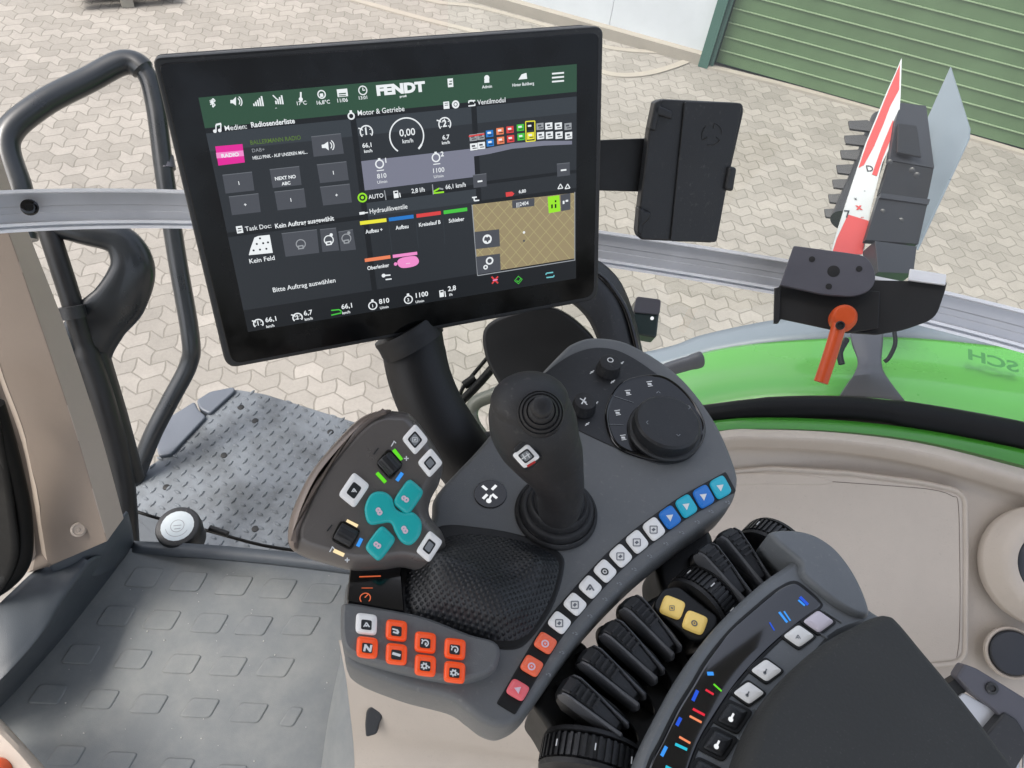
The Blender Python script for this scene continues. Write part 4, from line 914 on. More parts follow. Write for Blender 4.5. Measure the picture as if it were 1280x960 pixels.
for x, y, a, b in pl_cols:
    pr.rect(x, y, 9.6, 8, a, 6); pr.rect(x+.8, y+11.5, 9.6, 8.4, b, 6)
    for dy in (0, 11.5):
        pr.rect(x-.5+dy*.07, y-1+dy, 4.6, 2.2, wht if b not in (wht,) else btn, 7); pr.rect(x+1+dy*.07, y+1.8+dy, 5.6, 1.1, bgc, 7)
pr.line(586, 170.5, 605.5, 167.5, 2, red, 7)
pr.line(657, 152, 668.5, 151.2, 1.3, yel, 8); pr.line(657, 152, 657.6, 177, 1.3, yel, 8); pr.line(668.5, 151.2, 669, 176, 1.3, yel, 8); pr.line(657.6, 177, 669, 176, 1.3, yel, 8)
button([(591, 219), (608, 217), (608.5, 233), (592, 235)]); button([(696, 205), (712, 203.5), (712.5, 219), (696.5, 221)])
pr.line(597, 227, 603, 226.2, 2, wht, 6); pr.line(701, 213, 708, 212.2, 2, wht, 6)
# field map
q = [(589, 254), (719, 237), (719, 325), (597, 345)]
mp = [(590, 256), (718, 241), (718, 323), (597, 342)]
pr.poly(mp, tan, 3); pr.line(590, 256, 597, 344.5, 1.2, gry, 5); pr.line(597, 344.5, 719, 325, 1.2, gry, 5); pr.line(718.5, 240, 718.5, 325, 1, gry, 5)
def clip_line(x0, y0, x1, y1, poly):
    ts = [t/160 for t in range(161) if inside((x0+(x1-x0)*t/160, y0+(y1-y0)*t/160), poly)]
    return (x0+(x1-x0)*ts[0], y0+(y1-y0)*ts[0], x0+(x1-x0)*ts[-1], y0+(y1-y0)*ts[-1]) if len(ts) > 2 else None
for k in range(-6, 12):
    for a in (1, -1):
        x = 600+k*15; c_ = clip_line(x, 230, x+a*110, 355, mp)
        if c_: pr.line(*c_, .8, tan2, 4)
pr.disc(655, 290.5, 1.6, wht, 5); pr.disc(655, 301, 1.4, btn, 5)
pr.poly([(593, 290), (624, 286.5), (625, 308), (594.5, 311.5)], btn, 5); pr.ring(609, 299, 5, 2, wht, 6); pr.disc(607, 302.5, 1.7, wht, 6); pr.disc(612, 302, 1.7, wht, 6); pr.disc(609, 295, 1.7, wht, 6)
pr.poly([(595, 321), (625, 317), (626, 338.5), (597, 343)], btn, 5); pr.ring(612, 326, 4, 2, wht, 6); pr.ring(607, 334, 2.2, 1.6, wht, 6)
pr.poly([(684.5, 246), (699, 244), (700.5, 264), (686, 266.5)], lime, 6); pr.rect(690, 258, 2.2, 5, blk_, 7); pr.rect(694.5, 257.5, 2.2, 5, blk_, 7); pr.rect(694.5, 251.5, 2.2, 2.5, blk_, 7)
pr.poly([(700.5, 243.5), (713, 241.5), (713, 262), (701.5, 264)], btn, 6); pr.rect(704.5, 253, 2.4, 4, wht, 7); pr.rect(708.6, 251, 3.5, 2.4, wht, 7)
pr.poly([(632, 240.5), (640, 239.5), (643, 242), (640.5, 245), (632.5, 246)], red, 6); T(653, 241, 4.6, '6,80', wht, 'CENTER', .02); pr.poly([(640, 250.5), (668, 247.5), (668, 257.5), (640.5, 260.5)], btn, 5); T(653, 257, 5.4, '|||2404', wht, 'CENTER', .01, .9, l=6)
pr.line(590, 247, 596, 246.3, 1.6, wht, 5); pr.line(592.5, 247, 593, 251, 1.6, wht, 5); pr.line(593, 251, 599, 250.3, 1.6, wht, 5)
for x in (700.5, 709.5): pr.line(x-3.2, 236, x, 230, 1.2, wht, 5); pr.line(x, 230, x+3, 235, 1.2, wht, 5); pr.line(x-3.2, 236, x+3, 235, 1.2, wht, 5)
# bottom bar
gauge(323, 404.5, 5.6, '1', s=6); gauge(372, 397, 5.6, '2', s=6)
T(332, 403, 7, '66,1', wht, b=.016); T(333, 410, 4, 'km/h', wht, b=.02); T(380, 394.5, 7, '6,7', wht, b=.016); T(381, 401, 4, 'km/h', wht, b=.02)
pr.line(414, 388, 424, 387, 1.6, gre, 5); pr.line(424, 387, 427, 389.5, 1.6, gre, 5); pr.line(414, 394, 427, 391, 1.6, gre, 5); T(427, 386.5, 7, '66,1', wht, b=.016); T(428, 393, 4, 'km/h', wht, b=.02)
for x, y, n, t in ((466, 382, '1', '810'), (510.5, 374.5, '2', '1100')):
    pr.ring(x, y, 5, 1.4, wht, 5); pr.rect(x-.5, y-6.5, 3, 2.4, wht, 5); T(x, y+2, 4.5, n, wht, 'CENTER', .02); T(x+8, y-2, 7, t, wht, b=.02); T(x+9, y+4.5, 3.6, 'U/min', wht, b=.02)
pr.rect(552, 367, 5.5, 9, wht, 5); pr.rect(552, 364.6, 3.2, 2, bgc, 6); pr.line(556, 364, 557, 371, 1.2, wht, 5); T(560, 364, 7, '2,8', wht, b=.02); T(561.5, 370, 3.6, 'l/h', wht, b=.02)
pr.line(614.5, 346, 622.5, 354, 2, red, 5); pr.line(622.5, 345.5, 615, 354.5, 2, red, 5); pr.line(616, 350.5, 622, 349.5, 1.4, pnk, 6)
pr.ring(648, 350, 5, 1.2, gre, 5, 0, 360, 4); pr.line(645.5, 350.5, 648, 352.3, 1, gre, 5); pr.line(648, 352.3, 651.5, 347.6, 1, gre, 5)
pr.line(683, 341.5, 691.5, 340.4, 1.7, E('teal', 110, 190, 196), 5); pr.line(683, 347, 692, 346, 1.7, E('teal', 110, 190, 196), 5); pr.line(682.8, 341.5, 682.4, 343.6, 1.5, E('teal', 110, 190, 196), 5); pr.line(692.2, 346, 692.5, 343.8, 1.5, E('teal', 110, 190, 196), 5)
pr.done('display', tm); TXS = 1.0
# neck of the terminal
nk = thing('screen_bracket', at(570, 590, .72), 'thick black swan neck bracket carrying the touchscreen above the console', 'screen bracket')
bm = tube([(512, 400, .70), (516, 430, .70), (524, 470, .70), (540, 510, .70), (566, 552, .705), (600, 600, .72), (640, 660, .74)], [(.0285, .0285)]*8+[(.029, .029)]*30, 6, seg=32)
neck_m = mat('neck_black', L(22, 23, 26, .8), .5, grain=.3, gscale=1300)
build('neck', bm, neck_m, nk)
bm = tube([(505, 410, .68), (518, 432, .685)], [(.030, .030), (.0305, .0305), (.030, .030)]*3, 6, seg=32); build('neck_collar', bm, neck_m, nk)

# phone holder on its flat bar
HP = Plane(at(860, 210, .72), TP.n*.8+(CAM-at(860, 210, .72)).normalized()*.5)
ph = thing('phone_holder', HP.hit(860, 300), 'black spring clamp phone holder closed beside the touchscreen', 'phone holder')
build('flat_bar', slab(HP, [(735, 176), (811, 173), (811, 240), (735, 238)], rprof(.004, .0008), off=-.016), pl_deep, ph)
build('back_plate', slab(HP, fillet([(826, 124), (929, 129), (930, 140), (893, 304), (800, 300), (796, 290), (812, 160)], 6), rprof(.012, .002)), pl_black, ph)
build('clamp_plate', slab(HP, fillet([(856, 127), (928, 129), (896, 303), (838, 302)], 4), rprof(.002, .001), off=.003), pl_black, ph)
bm = slab(HP, fillet([(819, 130), (842, 140), (840, 150), (816, 142)], 3), rprof(.012, .002), off=.006); slab(HP, fillet([(819, 128), (828, 124), (820, 165), (812, 162)], 3), rprof(.012, .002), off=.006, bm=bm); build('upper_claw', bm, pl_black, ph)
bm = slab(HP, fillet([(800, 262), (815, 266), (812, 274), (797, 290)], 3), rprof(.012, .002), off=.006); slab(HP, fillet([(799, 260), (806, 262), (803, 296), (797, 292)], 3), rprof(.012, .002), off=.006, bm=bm); build('lower_claw', bm, pl_black, ph)
build('release_tab', slab(HP, fillet([(912, 208), (922, 210), (917, 240), (906, 238)], 4), rprof(.016, .003), off=.008), pl_black, ph)
bm = bmesh.new()
for a0 in (0, 130, 250):
    c = HP.hit(890, 168, .0032); k = HP.mpp(890, 168)
    P = [c+(HP.u*math.cos(math.radians(a0+t*10))+HP.v*math.sin(math.radians(a0+t*10)))*13*k for t in range(9)]
    sweep(P, .0006, 6, bm); sweep([P[-1], P[-1]*.55+c*.45], .0006, 6, bm)
build('embossed_arrows', bm, pl_black, ph)

# orange lever clamp on the rail
KP = Plane(at(1050, 340, .84), Vector((-.25, -.55, .80)))
kb = thing('clamp_bracket', KP.hit(1050, 400), 'grey and black steel rail clamp bracket with round holes and an orange lever', 'bracket')
KV = Plane(at(1050, 390, .84), Vector((-.25, -.92, .1)))
build('back_plate', slab(KP, fillet([(1092, 350), (1184, 352), (1182, 362), (1170, 398), (1130, 412), (1096, 418), (1040, 414), (1020, 380)], [2, 3, 3, 14, 10, 4, 4, 2]), rprof(.004, .0008), off=-.022), pl_deep, kb)
build('front_wall', slab(KP, fillet([(974, 356), (1100, 364), (1098, 410), (1060, 416), (976, 398), (973, 404), (967, 404)], 2), rprof(.004, .0008), off=-.014), pl_deep, kb)
build('end_lip', slab(KP, [(968, 360), (976, 358), (974, 402), (967, 404)], rprof(.004, .0008), off=-.008), steel_bl, kb)
tp_px = fillet([(992, 307), (1060, 316), (1085, 320), (1096, 344), (1090, 362), (1068, 371), (1030, 368), (975, 356)], [2, 8, 14, 14, 14, 14, 6, 2], 6)
build('top_plate', slab(KP, tp_px, rprof(.005, .0008)), steel_gr, kb)
build('back_rib', slab(KP, [(1138, 336), (1183, 343), (1182, 356), (1136, 350)], rprof(.004, .0005), off=-.016), alu, kb)
for x, y, r in ((1042, 339, 7.5), (1015, 324, 3.8), (1074, 336, 3.8), (1036, 358, 3.8)):
    c = KP.hit(x, y, .0003); k = KP.mpp(x, y); build('hole', lathe(c, KP.n, [(r*k, -.001), (r*k*.98, .0001), (r*k*.5, .0002)], 24), pl_deep, kb)
lv = bmesh.new()
Lp = [KP.hit(1052, 395, .014), KP.hit(1042, 430, .014), KP.hit(1033, 458, .012), KP.hit(1026, 478, .010)]
sweep(cr(Lp, 6, False), [(.0085+.0*i, .0075) for i in range(19)], 16, lv, ref=KP.n)
lathe(KP.hit(1052, 400, .0), KP.n, [(.014, 0), (.014, .012), (.0125, .020), (.010, .023), (.004, .0235)], 28, lv)
build('orange_lever', lv, orange, kb)
c = KP.hit(1050, 407, .0232); build('lever_screw', lathe(c, KP.n, [(.0048, 0), (.0048, .0018), (.0035, .0024), (.003, .0008)], 16), pl_deep, kb)
# ================================================================ console
CZ = 2.77; CP = zplane(CZ)
co = thing('control_console', CP.hit(700, 720)-Z*.05, 'dark grey control console with a curved row of coloured keys and a big black dial', 'control console')
con_px = cr([(430, 742), (444, 716), (500, 690), (538, 650), (545, 616), (600, 556), (650, 494), (698, 442), (718, 426), (745, 420), (790, 429), (850, 468), (893, 522), (918, 576), (923, 604), (912, 632), (880, 655), (838, 686), (795, 722), (750, 768), (710, 817), (676, 865), (652, 896), (628, 908), (604, 902), (582, 886), (560, 872), (500, 856), (440, 832), (430, 812)], 7)
build('housing', slab(CP, con_px, [(.004, -.05), (.001, -.035), (0, -.02), (0, -.006), (.0008, -.003), (.0025, -.0008), (.005, 0), (.006, 0)]), pl_dark, co, smooth=50)
# light raised rim at the rear edge
rim = cr([CP.hit(x, y, .0003) for x, y in ((604, 560), (652, 500), (702, 449), (722, 434), (745, 428), (786, 436), (842, 474), (880, 522))], 7, False)
# dark island carrying the knobs
isl = cr([(628, 512), (660, 484), (700, 452), (732, 437), (762, 436), (790, 447), (825, 471), (858, 496), (876, 526), (876, 552), (860, 572), (832, 581), (800, 573), (760, 556), (716, 535), (680, 515), (650, 514)], 7)
build('knob_panel', slab(CP, isl, [(0, -.003), (0, .0004), (.0006, .0010), (.0012, .0010)]), pl_black, co)
IP = zplane(CZ+.0012)
c1 = [(x, y) for x, y in ((756, 522), (764, 494), (784, 475), (824, 470), (856, 490), (878, 522), (880, 548), (862, 572), (836, 578), (800, 572), (768, 556))]
build('button_ring', slab(IP, cr(c1, 8), [(0, -.002), (0, .0012), (.0008, .0022), (.0014, .0024), (.002, .0022), (.003, .0014), (.0036, .0014)]), pl_gloss, co)
def knob(name, px, py, r, h, m, parent, pl=IP, kn=.03):
    c = pl.hit(px, py); return build(name, lathe(c, Z, [(r*1.02, 0), (r*1.02, h*.15), (r*.97, h*.25), (r*.94, h*.82), (r*.88, h*.96), (r*.78, h), (r*.3, h*.97), (r*.05, h*.97)], 64, knurl=kn, kh=(h*.2, h*.9)), m, parent)
k1 = knob('rotary_knob', 760, 463, .0112, .012, pl_soft, co); k2 = knob('rotary_knob', 729, 511, .0108, .012, pl_soft, co)
KT = zplane(CZ+.0012+.0119)
pr = Print(KT); pr.ring(763, 450, 3.4, 1.2, pr_white, 1); pr.done('knob_mark', k1)
pr = Print(KT); pr.line(725, 498, 733, 503, 1.6, pr_white); pr.line(732, 497, 727, 505, 1.6, pr_white); pr.line(729, 501, 734, 506, 1.4, pr_white); pr.done('knob_mark', k2)
dial = build('cursor_dial', lathe(IP.hit(829, 541), Z, [(.0325, 0), (.0325, .004), (.0312, .0055), (.0295, .006), (.0295, .013), (.0288, .016), (.0268, .0178), (.024, .018), (.012, .0172), (.001, .017)], 96), pl_black, co, smooth=30)
DT = zplane(CZ+.0012+.0179)
pr = Print(DT)
def chev(x, y, a, s=3.2, w=.9):
    a = math.radians(a)
    for d in (-.8, .8): pr.line(x, y, x+s*math.cos(a+d), y+s*math.sin(a+d), w, pr_grey)
for x, y, a in ((823, 489, 90), (863, 509, 180), (848, 545, 270), (808, 528, 0)):
    pr = Print(DT); chev(x, y, a); pr.done('dial_mark', dial)
BR = zplane(CZ+.0012+.0016)
pr = Print(BR)
for x, y in ((785, 491), (772, 516), (779, 547), (812, 480)):
    pr.rect(x, y, 5, 3.4, pr_white); pr.line(x-4, y-2.5, x+3, y-3.5, 1.3, pr_white); pr.line(x-2, y+3, x+4, y+2, 1.3, pr_white)
pr.line(768, 495, 792, 503, .6, pr_grey); pr.line(759, 530, 780, 531, .6, pr_grey)
pr.done('ring_symbols', co)
pr = Print(IP)
for x, y in ((740, 465), (777, 454), (766, 477), (709, 518), (745, 504), (734, 530)):
    pr.rect(x, y, 3, 2.2, pr_white); pr.line(x-2.5, y+2, x+2.6, y-2, 1.4, pr_white)
pr.done('panel_symbols', co)
# logo disc
lg = build('round_logo_key', slab(CP, ell((613, 618), 20.5, 17.5, 0, 40), upprof(.001, .0004)), pl_gloss, co)
pr = Print(zplane(CZ+.001)); gU = pr.U
def petal(x, y, a, r0, r1, w, m=e_white):
    c = math.radians(a); pr.line(x+math.cos(c)*r0, y+math.sin(c)*r0*.85, x+math.cos(c)*r1, y+math.sin(c)*r1*.85, w, m)
for a in (-135, -50, 45, 130): petal(612, 615, a, 4.5, 13, 3.6)
pr.disc(611, 626, 3.4, e_white); pr.line(611, 626, 614, 619, 2.4, e_white)
pr.done('logo', lg)

# curved strip of keys
keys = [((647, 863), pink_k, 'X'), ((664.5, 833), salmon_k, 'o'), ((681.5, 804.5), salmon_k, 'o'), ((699, 779), white_k, '#'), ((718.5, 756), white_k, '='), ((737.5, 734.5), white_k, '1'), ((756, 714.5), white_k, 'S'), ((775.5, 695.5), white_k, 'n'), ((796, 678), white_k, 'u'), ((817, 662), white_k, 'H'), ((837, 647.5), blue_k, '/'), ((857.5, 633.5), cyan_k, '<'), ((879, 621.5), blue_k, '<'), ((900, 610), cyan_k, '<')]
cen = [k[0] for k in keys]
mid_ = cr([Vector((2*cen[0][0]-cen[1][0]+3, 2*cen[0][1]-cen[1][1]-6))]+[Vector(c) for c in cen]+[Vector((2*cen[-1][0]-cen[-2][0]-7, 2*cen[-1][1]-cen[-2][1]+4))], 3, False)
left = []; right = []
for i, p in enumerate(mid_):
    t = (mid_[min(i+1, len(mid_)-1)]-mid_[max(i-1, 0)]).normalized(); n = Vector((t.y, -t.x))
    left.append(p-n*14.5*(.92)); right.append(p+n*14.5)
ch = [tuple(p) for p in left]+[tuple(p) for p in reversed(right)]
build('key_channel', slab(CP, fillet(ch, 3, 2), [(0, -.002), (0, .0003), (.0006, .0006), (.001, .0006)]), pl_deep, co)
def key(name, pl, c, a, b, m, parent, h=.0035, e=.4, dome=.0006, sym=None, symmat=None, frame=None, off=0, ss=1, label=None):
    px = quadpx(c, a, b, e)
    k = build(name, slab(pl, px, [(0, -.001), (0, h*.6), (.0004, h*.8), (.0012, h*.97), (.0022, h+dome*.6), (.0032, h+dome)], off=off), m, parent, smooth=60, label=label)
    if sym or frame:
        p2 = Plane(pl.p+pl.n*(h+dome+off), pl.n)
        U = pdir(p2, c[0], c[1], c[0]+a[0], c[1]+a[1])
        pr = Print(p2, U, base=.0001); sm = symmat or pr_dark
        s = ss
        if frame: 
            P0 = quadpx(c, (a[0]*frame, a[1]*frame), (b[0]*frame, b[1]*frame), .3, 24); pr.poly(P0, pr_dark, 1)
            if frame > .5:
                P0 = quadpx(c, (a[0]*(frame-.16), a[1]*(frame-.16)), (b[0]*(frame-.16), b[1]*(frame-.16)), .3, 24); pr.poly(P0, m if m is not white_k else pr_grey, 2)
        if sym == 'gear':
            pr.ring(c[0]-1, c[1], 3.0*s, 2.2*s, sm, 3); 
            for k_ in range(7): q_ = math.radians(k_*51); pr.rect(c[0]-1+4.6*s*math.cos(q_), c[1]+4.4*s*math.sin(q_), 1.8, 1.8, sm, 3)
            pr.rect(c[0]+5.5*s, c[1]+2*s, 3*s, 2.6*s, sm, 3)
        elif sym == 'dialg':
            pr.ring(c[0], c[1], 4.6*s, 1.9*s, sm, 3, -70, 200, 16); pr.rect(c[0]+.5, c[1]+1, 2.6*s, 4*s, sm, 3); pr.line(c[0]-5*s, c[1]-6*s, c[0]-3*s, c[1]-3*s, 1.8*s, sm, 3)
        elif sym == 'boom':
            pr.line(c[0]-6*s, c[1]-3.5*s, c[0]+2*s, c[1]-1.5*s, 2.2*s, sm, 3); pr.line(c[0]+1*s, c[1]-1.5*s, c[0]+3*s, c[1]+2.5*s, 3*s, sm, 3); pr.line(c[0]-5*s, c[1]+1*s, c[0]+3*s, c[1]+3.5*s, 2.4*s, sm, 3)
        elif sym == 'bar': pr.line(c[0]-6*s, c[1]-2.4*s, c[0]+6*s, c[1]+1.2*s, 4*s, sm, 3)
        elif sym == 'Z': pr.text(c[0], c[1]+4.5*s, 9*s, 'N', sm, 3, 'CENTER', .06, 1.2)
        elif sym == 'tri': pr.line(c[0]-4*s, c[1]+3*s, c[0], c[1]-3.5*s, 1.8*s, sm, 3); pr.line(c[0], c[1]-3.5*s, c[0]+4.5*s, c[1]+3.4*s, 1.8*s, sm, 3); pr.rect(c[0], c[1]+1.5*s, 3.2*s, 2.4*s, sm, 3)
        elif sym == 'box': 
            for q_ in ((-4, -4, 4, -4), (4, -4, 4, 4), (4, 4, -4, 4), (-4, 4, -4, -4)): pr.line(c[0]+q_[0]*s, c[1]+q_[1]*s, c[0]+q_[2]*s, c[1]+q_[3]*s, 1.2*s, sm, 3)
            pr.rect(c[0], c[1], 4*s, 3*s, sm, 3)
        elif sym == 'ring': pr.ring(c[0], c[1], 3.6*s, 1.8*s, sm, 3); pr.rect(c[0], c[1], 2.2*s, 2.2*s, sm, 3)
        elif sym == 'bolt2': pr.disc(c[0]-1.5*s, c[1]+3*s, 3*s, sm, 3); pr.line(c[0]-1.5*s, c[1]+3*s, c[0]+2*s, c[1]-4*s, 2.4*s, sm, 3)
        elif sym == 'flag': pr.poly([(c[0]-4*s, c[1]-3*s), (c[0]+4*s, c[1]-4*s), (c[0]+1*s, c[1]+4*s), (c[0]-1*s, c[1]+1*s)], sm, 3)
        elif sym: pr.text(c[0], c[1]+4*s, 8*s, sym, sm, 3, 'CENTER', .04)
        pr.done('symbol', k)
    return k
syms = ['flag', 'ring', 'ring', 'box', 'box', 'tri', 'ring', 'box', 'box', 'box', 'flag', 'flag', 'flag', 'flag']
gs = mat('key_symbol_grey', L(120, 124, 132, .8), .5)
for i, (c, m, s) in enumerate(keys):
    a0 = Vector(cen[max(0, i-1)]); a1 = Vector(cen[min(len(keys)-1, i+1)]); t = (a1-a0).normalized(); n = Vector((-t.y, t.x))
    a = t*10.2; b = n*12.4
    light = pr_teal if i < 3 else (pr_white if i > 9 else (pr_dark if i == 6 else gs))
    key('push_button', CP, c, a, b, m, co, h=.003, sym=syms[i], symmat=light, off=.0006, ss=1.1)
pr = Print(CP)
for i, c in enumerate(cen):
    if i == 0: continue
    a0 = Vector(cen[max(0, i-1)]); a1 = Vector(cen[min(len(keys)-1, i+1)]); t = (a1-a0).normalized(); n = Vector((-t.y, t.x))
    q = Vector(c)+n*23+t*2
    if i > 11: q = Vector(c)+n*20
    pr.rect(q.x-2, q.y, 2, 2, pr_grey); pr.line(q.x, q.y-1.5, q.x+3, q.y+.5, 1.2, pr_grey); pr.line(q.x+.5, q.y+2, q.x+3.4, q.y+1.6, 1.1, pr_grey)
pr.done('key_numbers', co)

# pad of orange keys in front of the gaiter
pad_px = cr([(427, 770), (433, 759), (470, 764), (530, 776), (585, 797), (616, 806), (624, 820), (618, 840), (600, 851), (570, 856), (530, 850), (480, 838), (440, 824), (428, 806)], 6)
build('key_pad', slab(CP, pad_px, [(0, -.02), (0, .006), (.001, .0085), (.003, .010), (.0036, .010)], off=0), pl_dark, co)
PD = zplane(CZ+.010)
for (x, y), m, s in (((458, 781), white_k, 'tri'), ((495.5, 789), orange_k, 'boom'), ((531.5, 804), orange_k, 'dialg'), ((568.5, 812), orange_k, 'dialg'), ((459, 810), orange_k, 'Z'), ((495.5, 818.5), orange_k, 'bar'), ((531.5, 832.5), orange_k, 'gear'), ((568, 841), orange_k, 'gear')):
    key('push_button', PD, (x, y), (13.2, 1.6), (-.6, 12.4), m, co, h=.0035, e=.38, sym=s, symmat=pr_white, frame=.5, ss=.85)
# dark gloss panel with small orange symbols
bx = fillet([(438, 716), (500, 700), (506, 770), (470, 764), (434, 757)], 4)
build('status_window', slab(CP, bx, [(0, -.01), (0, .006), (.0008, .0072), (.0012, .0072)]), pl_gloss, co)
pr = Print(zplane(CZ+.0074)); oo = mat('dim_orange_print', L(190, 96, 60, .8), .5, emit=.35, ecol=L(200, 90, 50))
pr.ring(456.5, 747.5, 6.4, 1.3, oo, 1, -40, 230); pr.line(456, 747, 460, 743, 1.4, oo); pr.line(449, 721, 476, 720, 1.6, oo); pr.line(452, 735, 466, 735, .9, oo)
pr.done('status_symbols', co)

# support arms under the console
sa = thing('console_support_arm', CP.hit(760, 800)-Z*.12, 'black support arms joining the console to the lever unit', 'support arm')
SPn = zplane(CZ-.045)
build('front_arm', slab(SPn, cr([(820, 700), (835, 688), (880, 660), (893, 676), (888, 696), (893, 715), (870, 740), (842, 752), (826, 735)], 5), rprof(.05, .006)), pl_deep, sa)
build('rear_arm', slab(SPn, cr([(700, 820), (724, 800), (738, 812), (740, 830), (756, 842), (774, 858), (760, 950), (720, 960), (680, 900), (668, 872)], 5), rprof(.06, .006)), pl_deep, sa)

# ---------------------------------------------------------------- gaiter + multi function grip
gr_ = thing('multifunction_grip', CP.hit(600, 740), 'grey multifunction grip with teal and white keys on a dimpled black gaiter', 'control grip')
def dome(px, pl, h, pw, apex, off=0, rings=16, humps=()):
    P = [pl.hit(x, y, off) for x, y in cr(px, 6)]; A_ = pl.hit(*apex, off); bm = bmesh.new(); uv = bm.loops.layers.uv.new('uv'); rows = []
    for i in range(rings+1):
        s = 1-i/rings; hh = h*(1-s**pw); sh = (1-s)
        row = []
        for p in P:
            q = A_+(p-A_)*max(s, .001); e = 0
            for hx, hy, sg, hh2 in humps: e += hh2*math.exp(-((q-pl.hit(hx, hy, off)).length/sg)**2)
            row.append(bm.verts.new(q+pl.n*(hh+e*min(1, (1-s)*3.2))))
        rows.append(row)
    for a, b in zip(rows, rows[1:]):
        for i in range(len(a)): bm.faces.new((a[i], a[(i+1) % len(a)], b[(i+1) % len(a)], b[i]))
    fixn(bm)
    for f in bm.faces:
        f.normal_update()
        for l in f.loops:
            d = l.vert.co-A_; l[uv].uv = ((d.x*.8+d.y*.6)*13+.3, (d.y*.8-d.x*.6)*13+.3)
    if sum(f.normal.dot(pl.n) for f in bm.faces) < 0: bmesh.ops.reverse_faces(bm, faces=bm.faces)
    return bm
build('gaiter_rim', slab(CP, cr([(500, 700), (545, 660), (600, 660), (660, 672), (700, 692), (704, 716), (690, 760), (662, 800), (640, 812), (600, 806), (540, 784), (502, 772)], 6), [(0, -.003), (0, .0006), (.001, .0012), (.002, .0012)]), pl_deep, gr_)
build('gaiter', dome([(508, 708), (530, 690), (562, 668), (610, 667), (660, 677), (698, 698), (697, 730), (680, 770), (654, 800), (610, 802), (550, 784), (506, 768)], CP, .013, 2.4, (610, 738), rings=34, humps=[(548, 718, .022, .016), (590, 745, .024, .013), (668, 716, .017, .011), (630, 772, .02, .007)]), gaiter_m, gr_, smooth=80)
GP = Plane(at(470, 610, .555), (CAM-at(470, 610, .555)).normalized()*.85+Vector((.10, -.1, .55)))
out = cr([(496, 508), (516, 513), (538, 540), (556, 572), (552, 600), (541, 622), (540, 642), (556, 664), (560, 686), (548, 706), (534, 714), (505, 708), (480, 711), (442, 712), (410, 704), (378, 694), (362, 682), (360, 662), (368, 636), (388, 592), (424, 548), (452, 520), (474, 509)], 7)
build('body', slab(GP, out, [(.010, -.045), (.003, -.034), (0, -.022), (0, -.016), (.002, -.009), (.006, -.003), (.009, -.0008), (.0105, -.0001), (.0112, 0)]), grip_m, gr_, smooth=60)
# bronze shell band along the left edge
band = cr([(490, 507), (474, 508), (450, 518), (422, 545), (387, 588), (364, 636), (358, 668), (362, 684), (371, 684), (380, 656), (402, 610), (432, 566), (462, 532), (484, 517)], 6)
build('side_shell', slab(GP, band, [(0, -.036), (0, -.014), (.002, -.008), (.005, -.0055), (.006, -.005)], off=.006), grip_side, gr_, smooth=60)
build('grip_neck', sweep(cr([at(500, 680, .60), at(530, 710, .61), at(560, 740, .62)], 6, False), [(.022, .02)]*13, 20), pl_soft, gr_)
def gc(T, R_, B, L_, m, **k):
    c = ((T[0]+R_[0]+B[0]+L_[0])/4, (T[1]+R_[1]+B[1]+L_[1])/4)
    a = ((T[0]+R_[0]-B[0]-L_[0])/4, (T[1]+R_[1]-B[1]-L_[1])/4); b = ((R_[0]+B[0]-T[0]-L_[0])/4, (R_[1]+B[1]-T[1]-L_[1])/4)
    return key('push_button', GP, c, a, b, m, gr_, **k)
def gk(c, a, b, m, **k): return key('push_button', GP, c, a, b, m, gr_, **k)
z5 = lambda x, y: (400+x/5.053, 520+y/5.053)
W_ = dict(e=.26)
gc(z5(603, 45), z5(682, 158), z5(602, 245), z5(512, 150), white_k, frame=.58, sym='box', symmat=pr_white, ss=.7, **W_)
gc(z5(700, 202), z5(775, 300), z5(692, 392), z5(612, 295), white_k, frame=.52, **W_)
gc(z5(208, 365), z5(320, 428), z5(212, 595), z5(118, 490), white_k, frame=.5, sym='tri', symmat=pr_white, ss=.7, **W_)
gc(z5(690, 715), z5(775, 800), z5(690, 922), z5(603, 862), white_k, frame=.52, **W_)
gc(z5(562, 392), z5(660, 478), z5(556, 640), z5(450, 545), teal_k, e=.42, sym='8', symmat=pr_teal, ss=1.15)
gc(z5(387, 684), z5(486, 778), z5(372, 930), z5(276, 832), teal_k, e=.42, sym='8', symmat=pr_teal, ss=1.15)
tk = slab(GP, cr([(458, 650), (456, 634), (464, 618), (478, 615), (489, 622), (494, 636), (506, 642), (516, 641), (526, 652), (525, 668), (514, 681), (502, 678), (494, 666), (488, 654), (474, 655), (464, 656)], 5), [(0, -.001), (0, .0025), (.0005, .0034), (.0014, .0040), (.003, .0043)])
tko = build('rocker_key', tk, teal_k, gr_, smooth=60)
TPn = Plane(GP.p+GP.n*.0044, GP.n); pr = Print(TPn, pdir(TPn, 476, 638, 486, 632))
pr.text(476, 643, 9, '8', pr_teal, 3, 'CENTER', .05); pr.text(508, 666, 9, '8', pr_teal, 3, 'CENTER', .05); pr.done('symbol', tko)
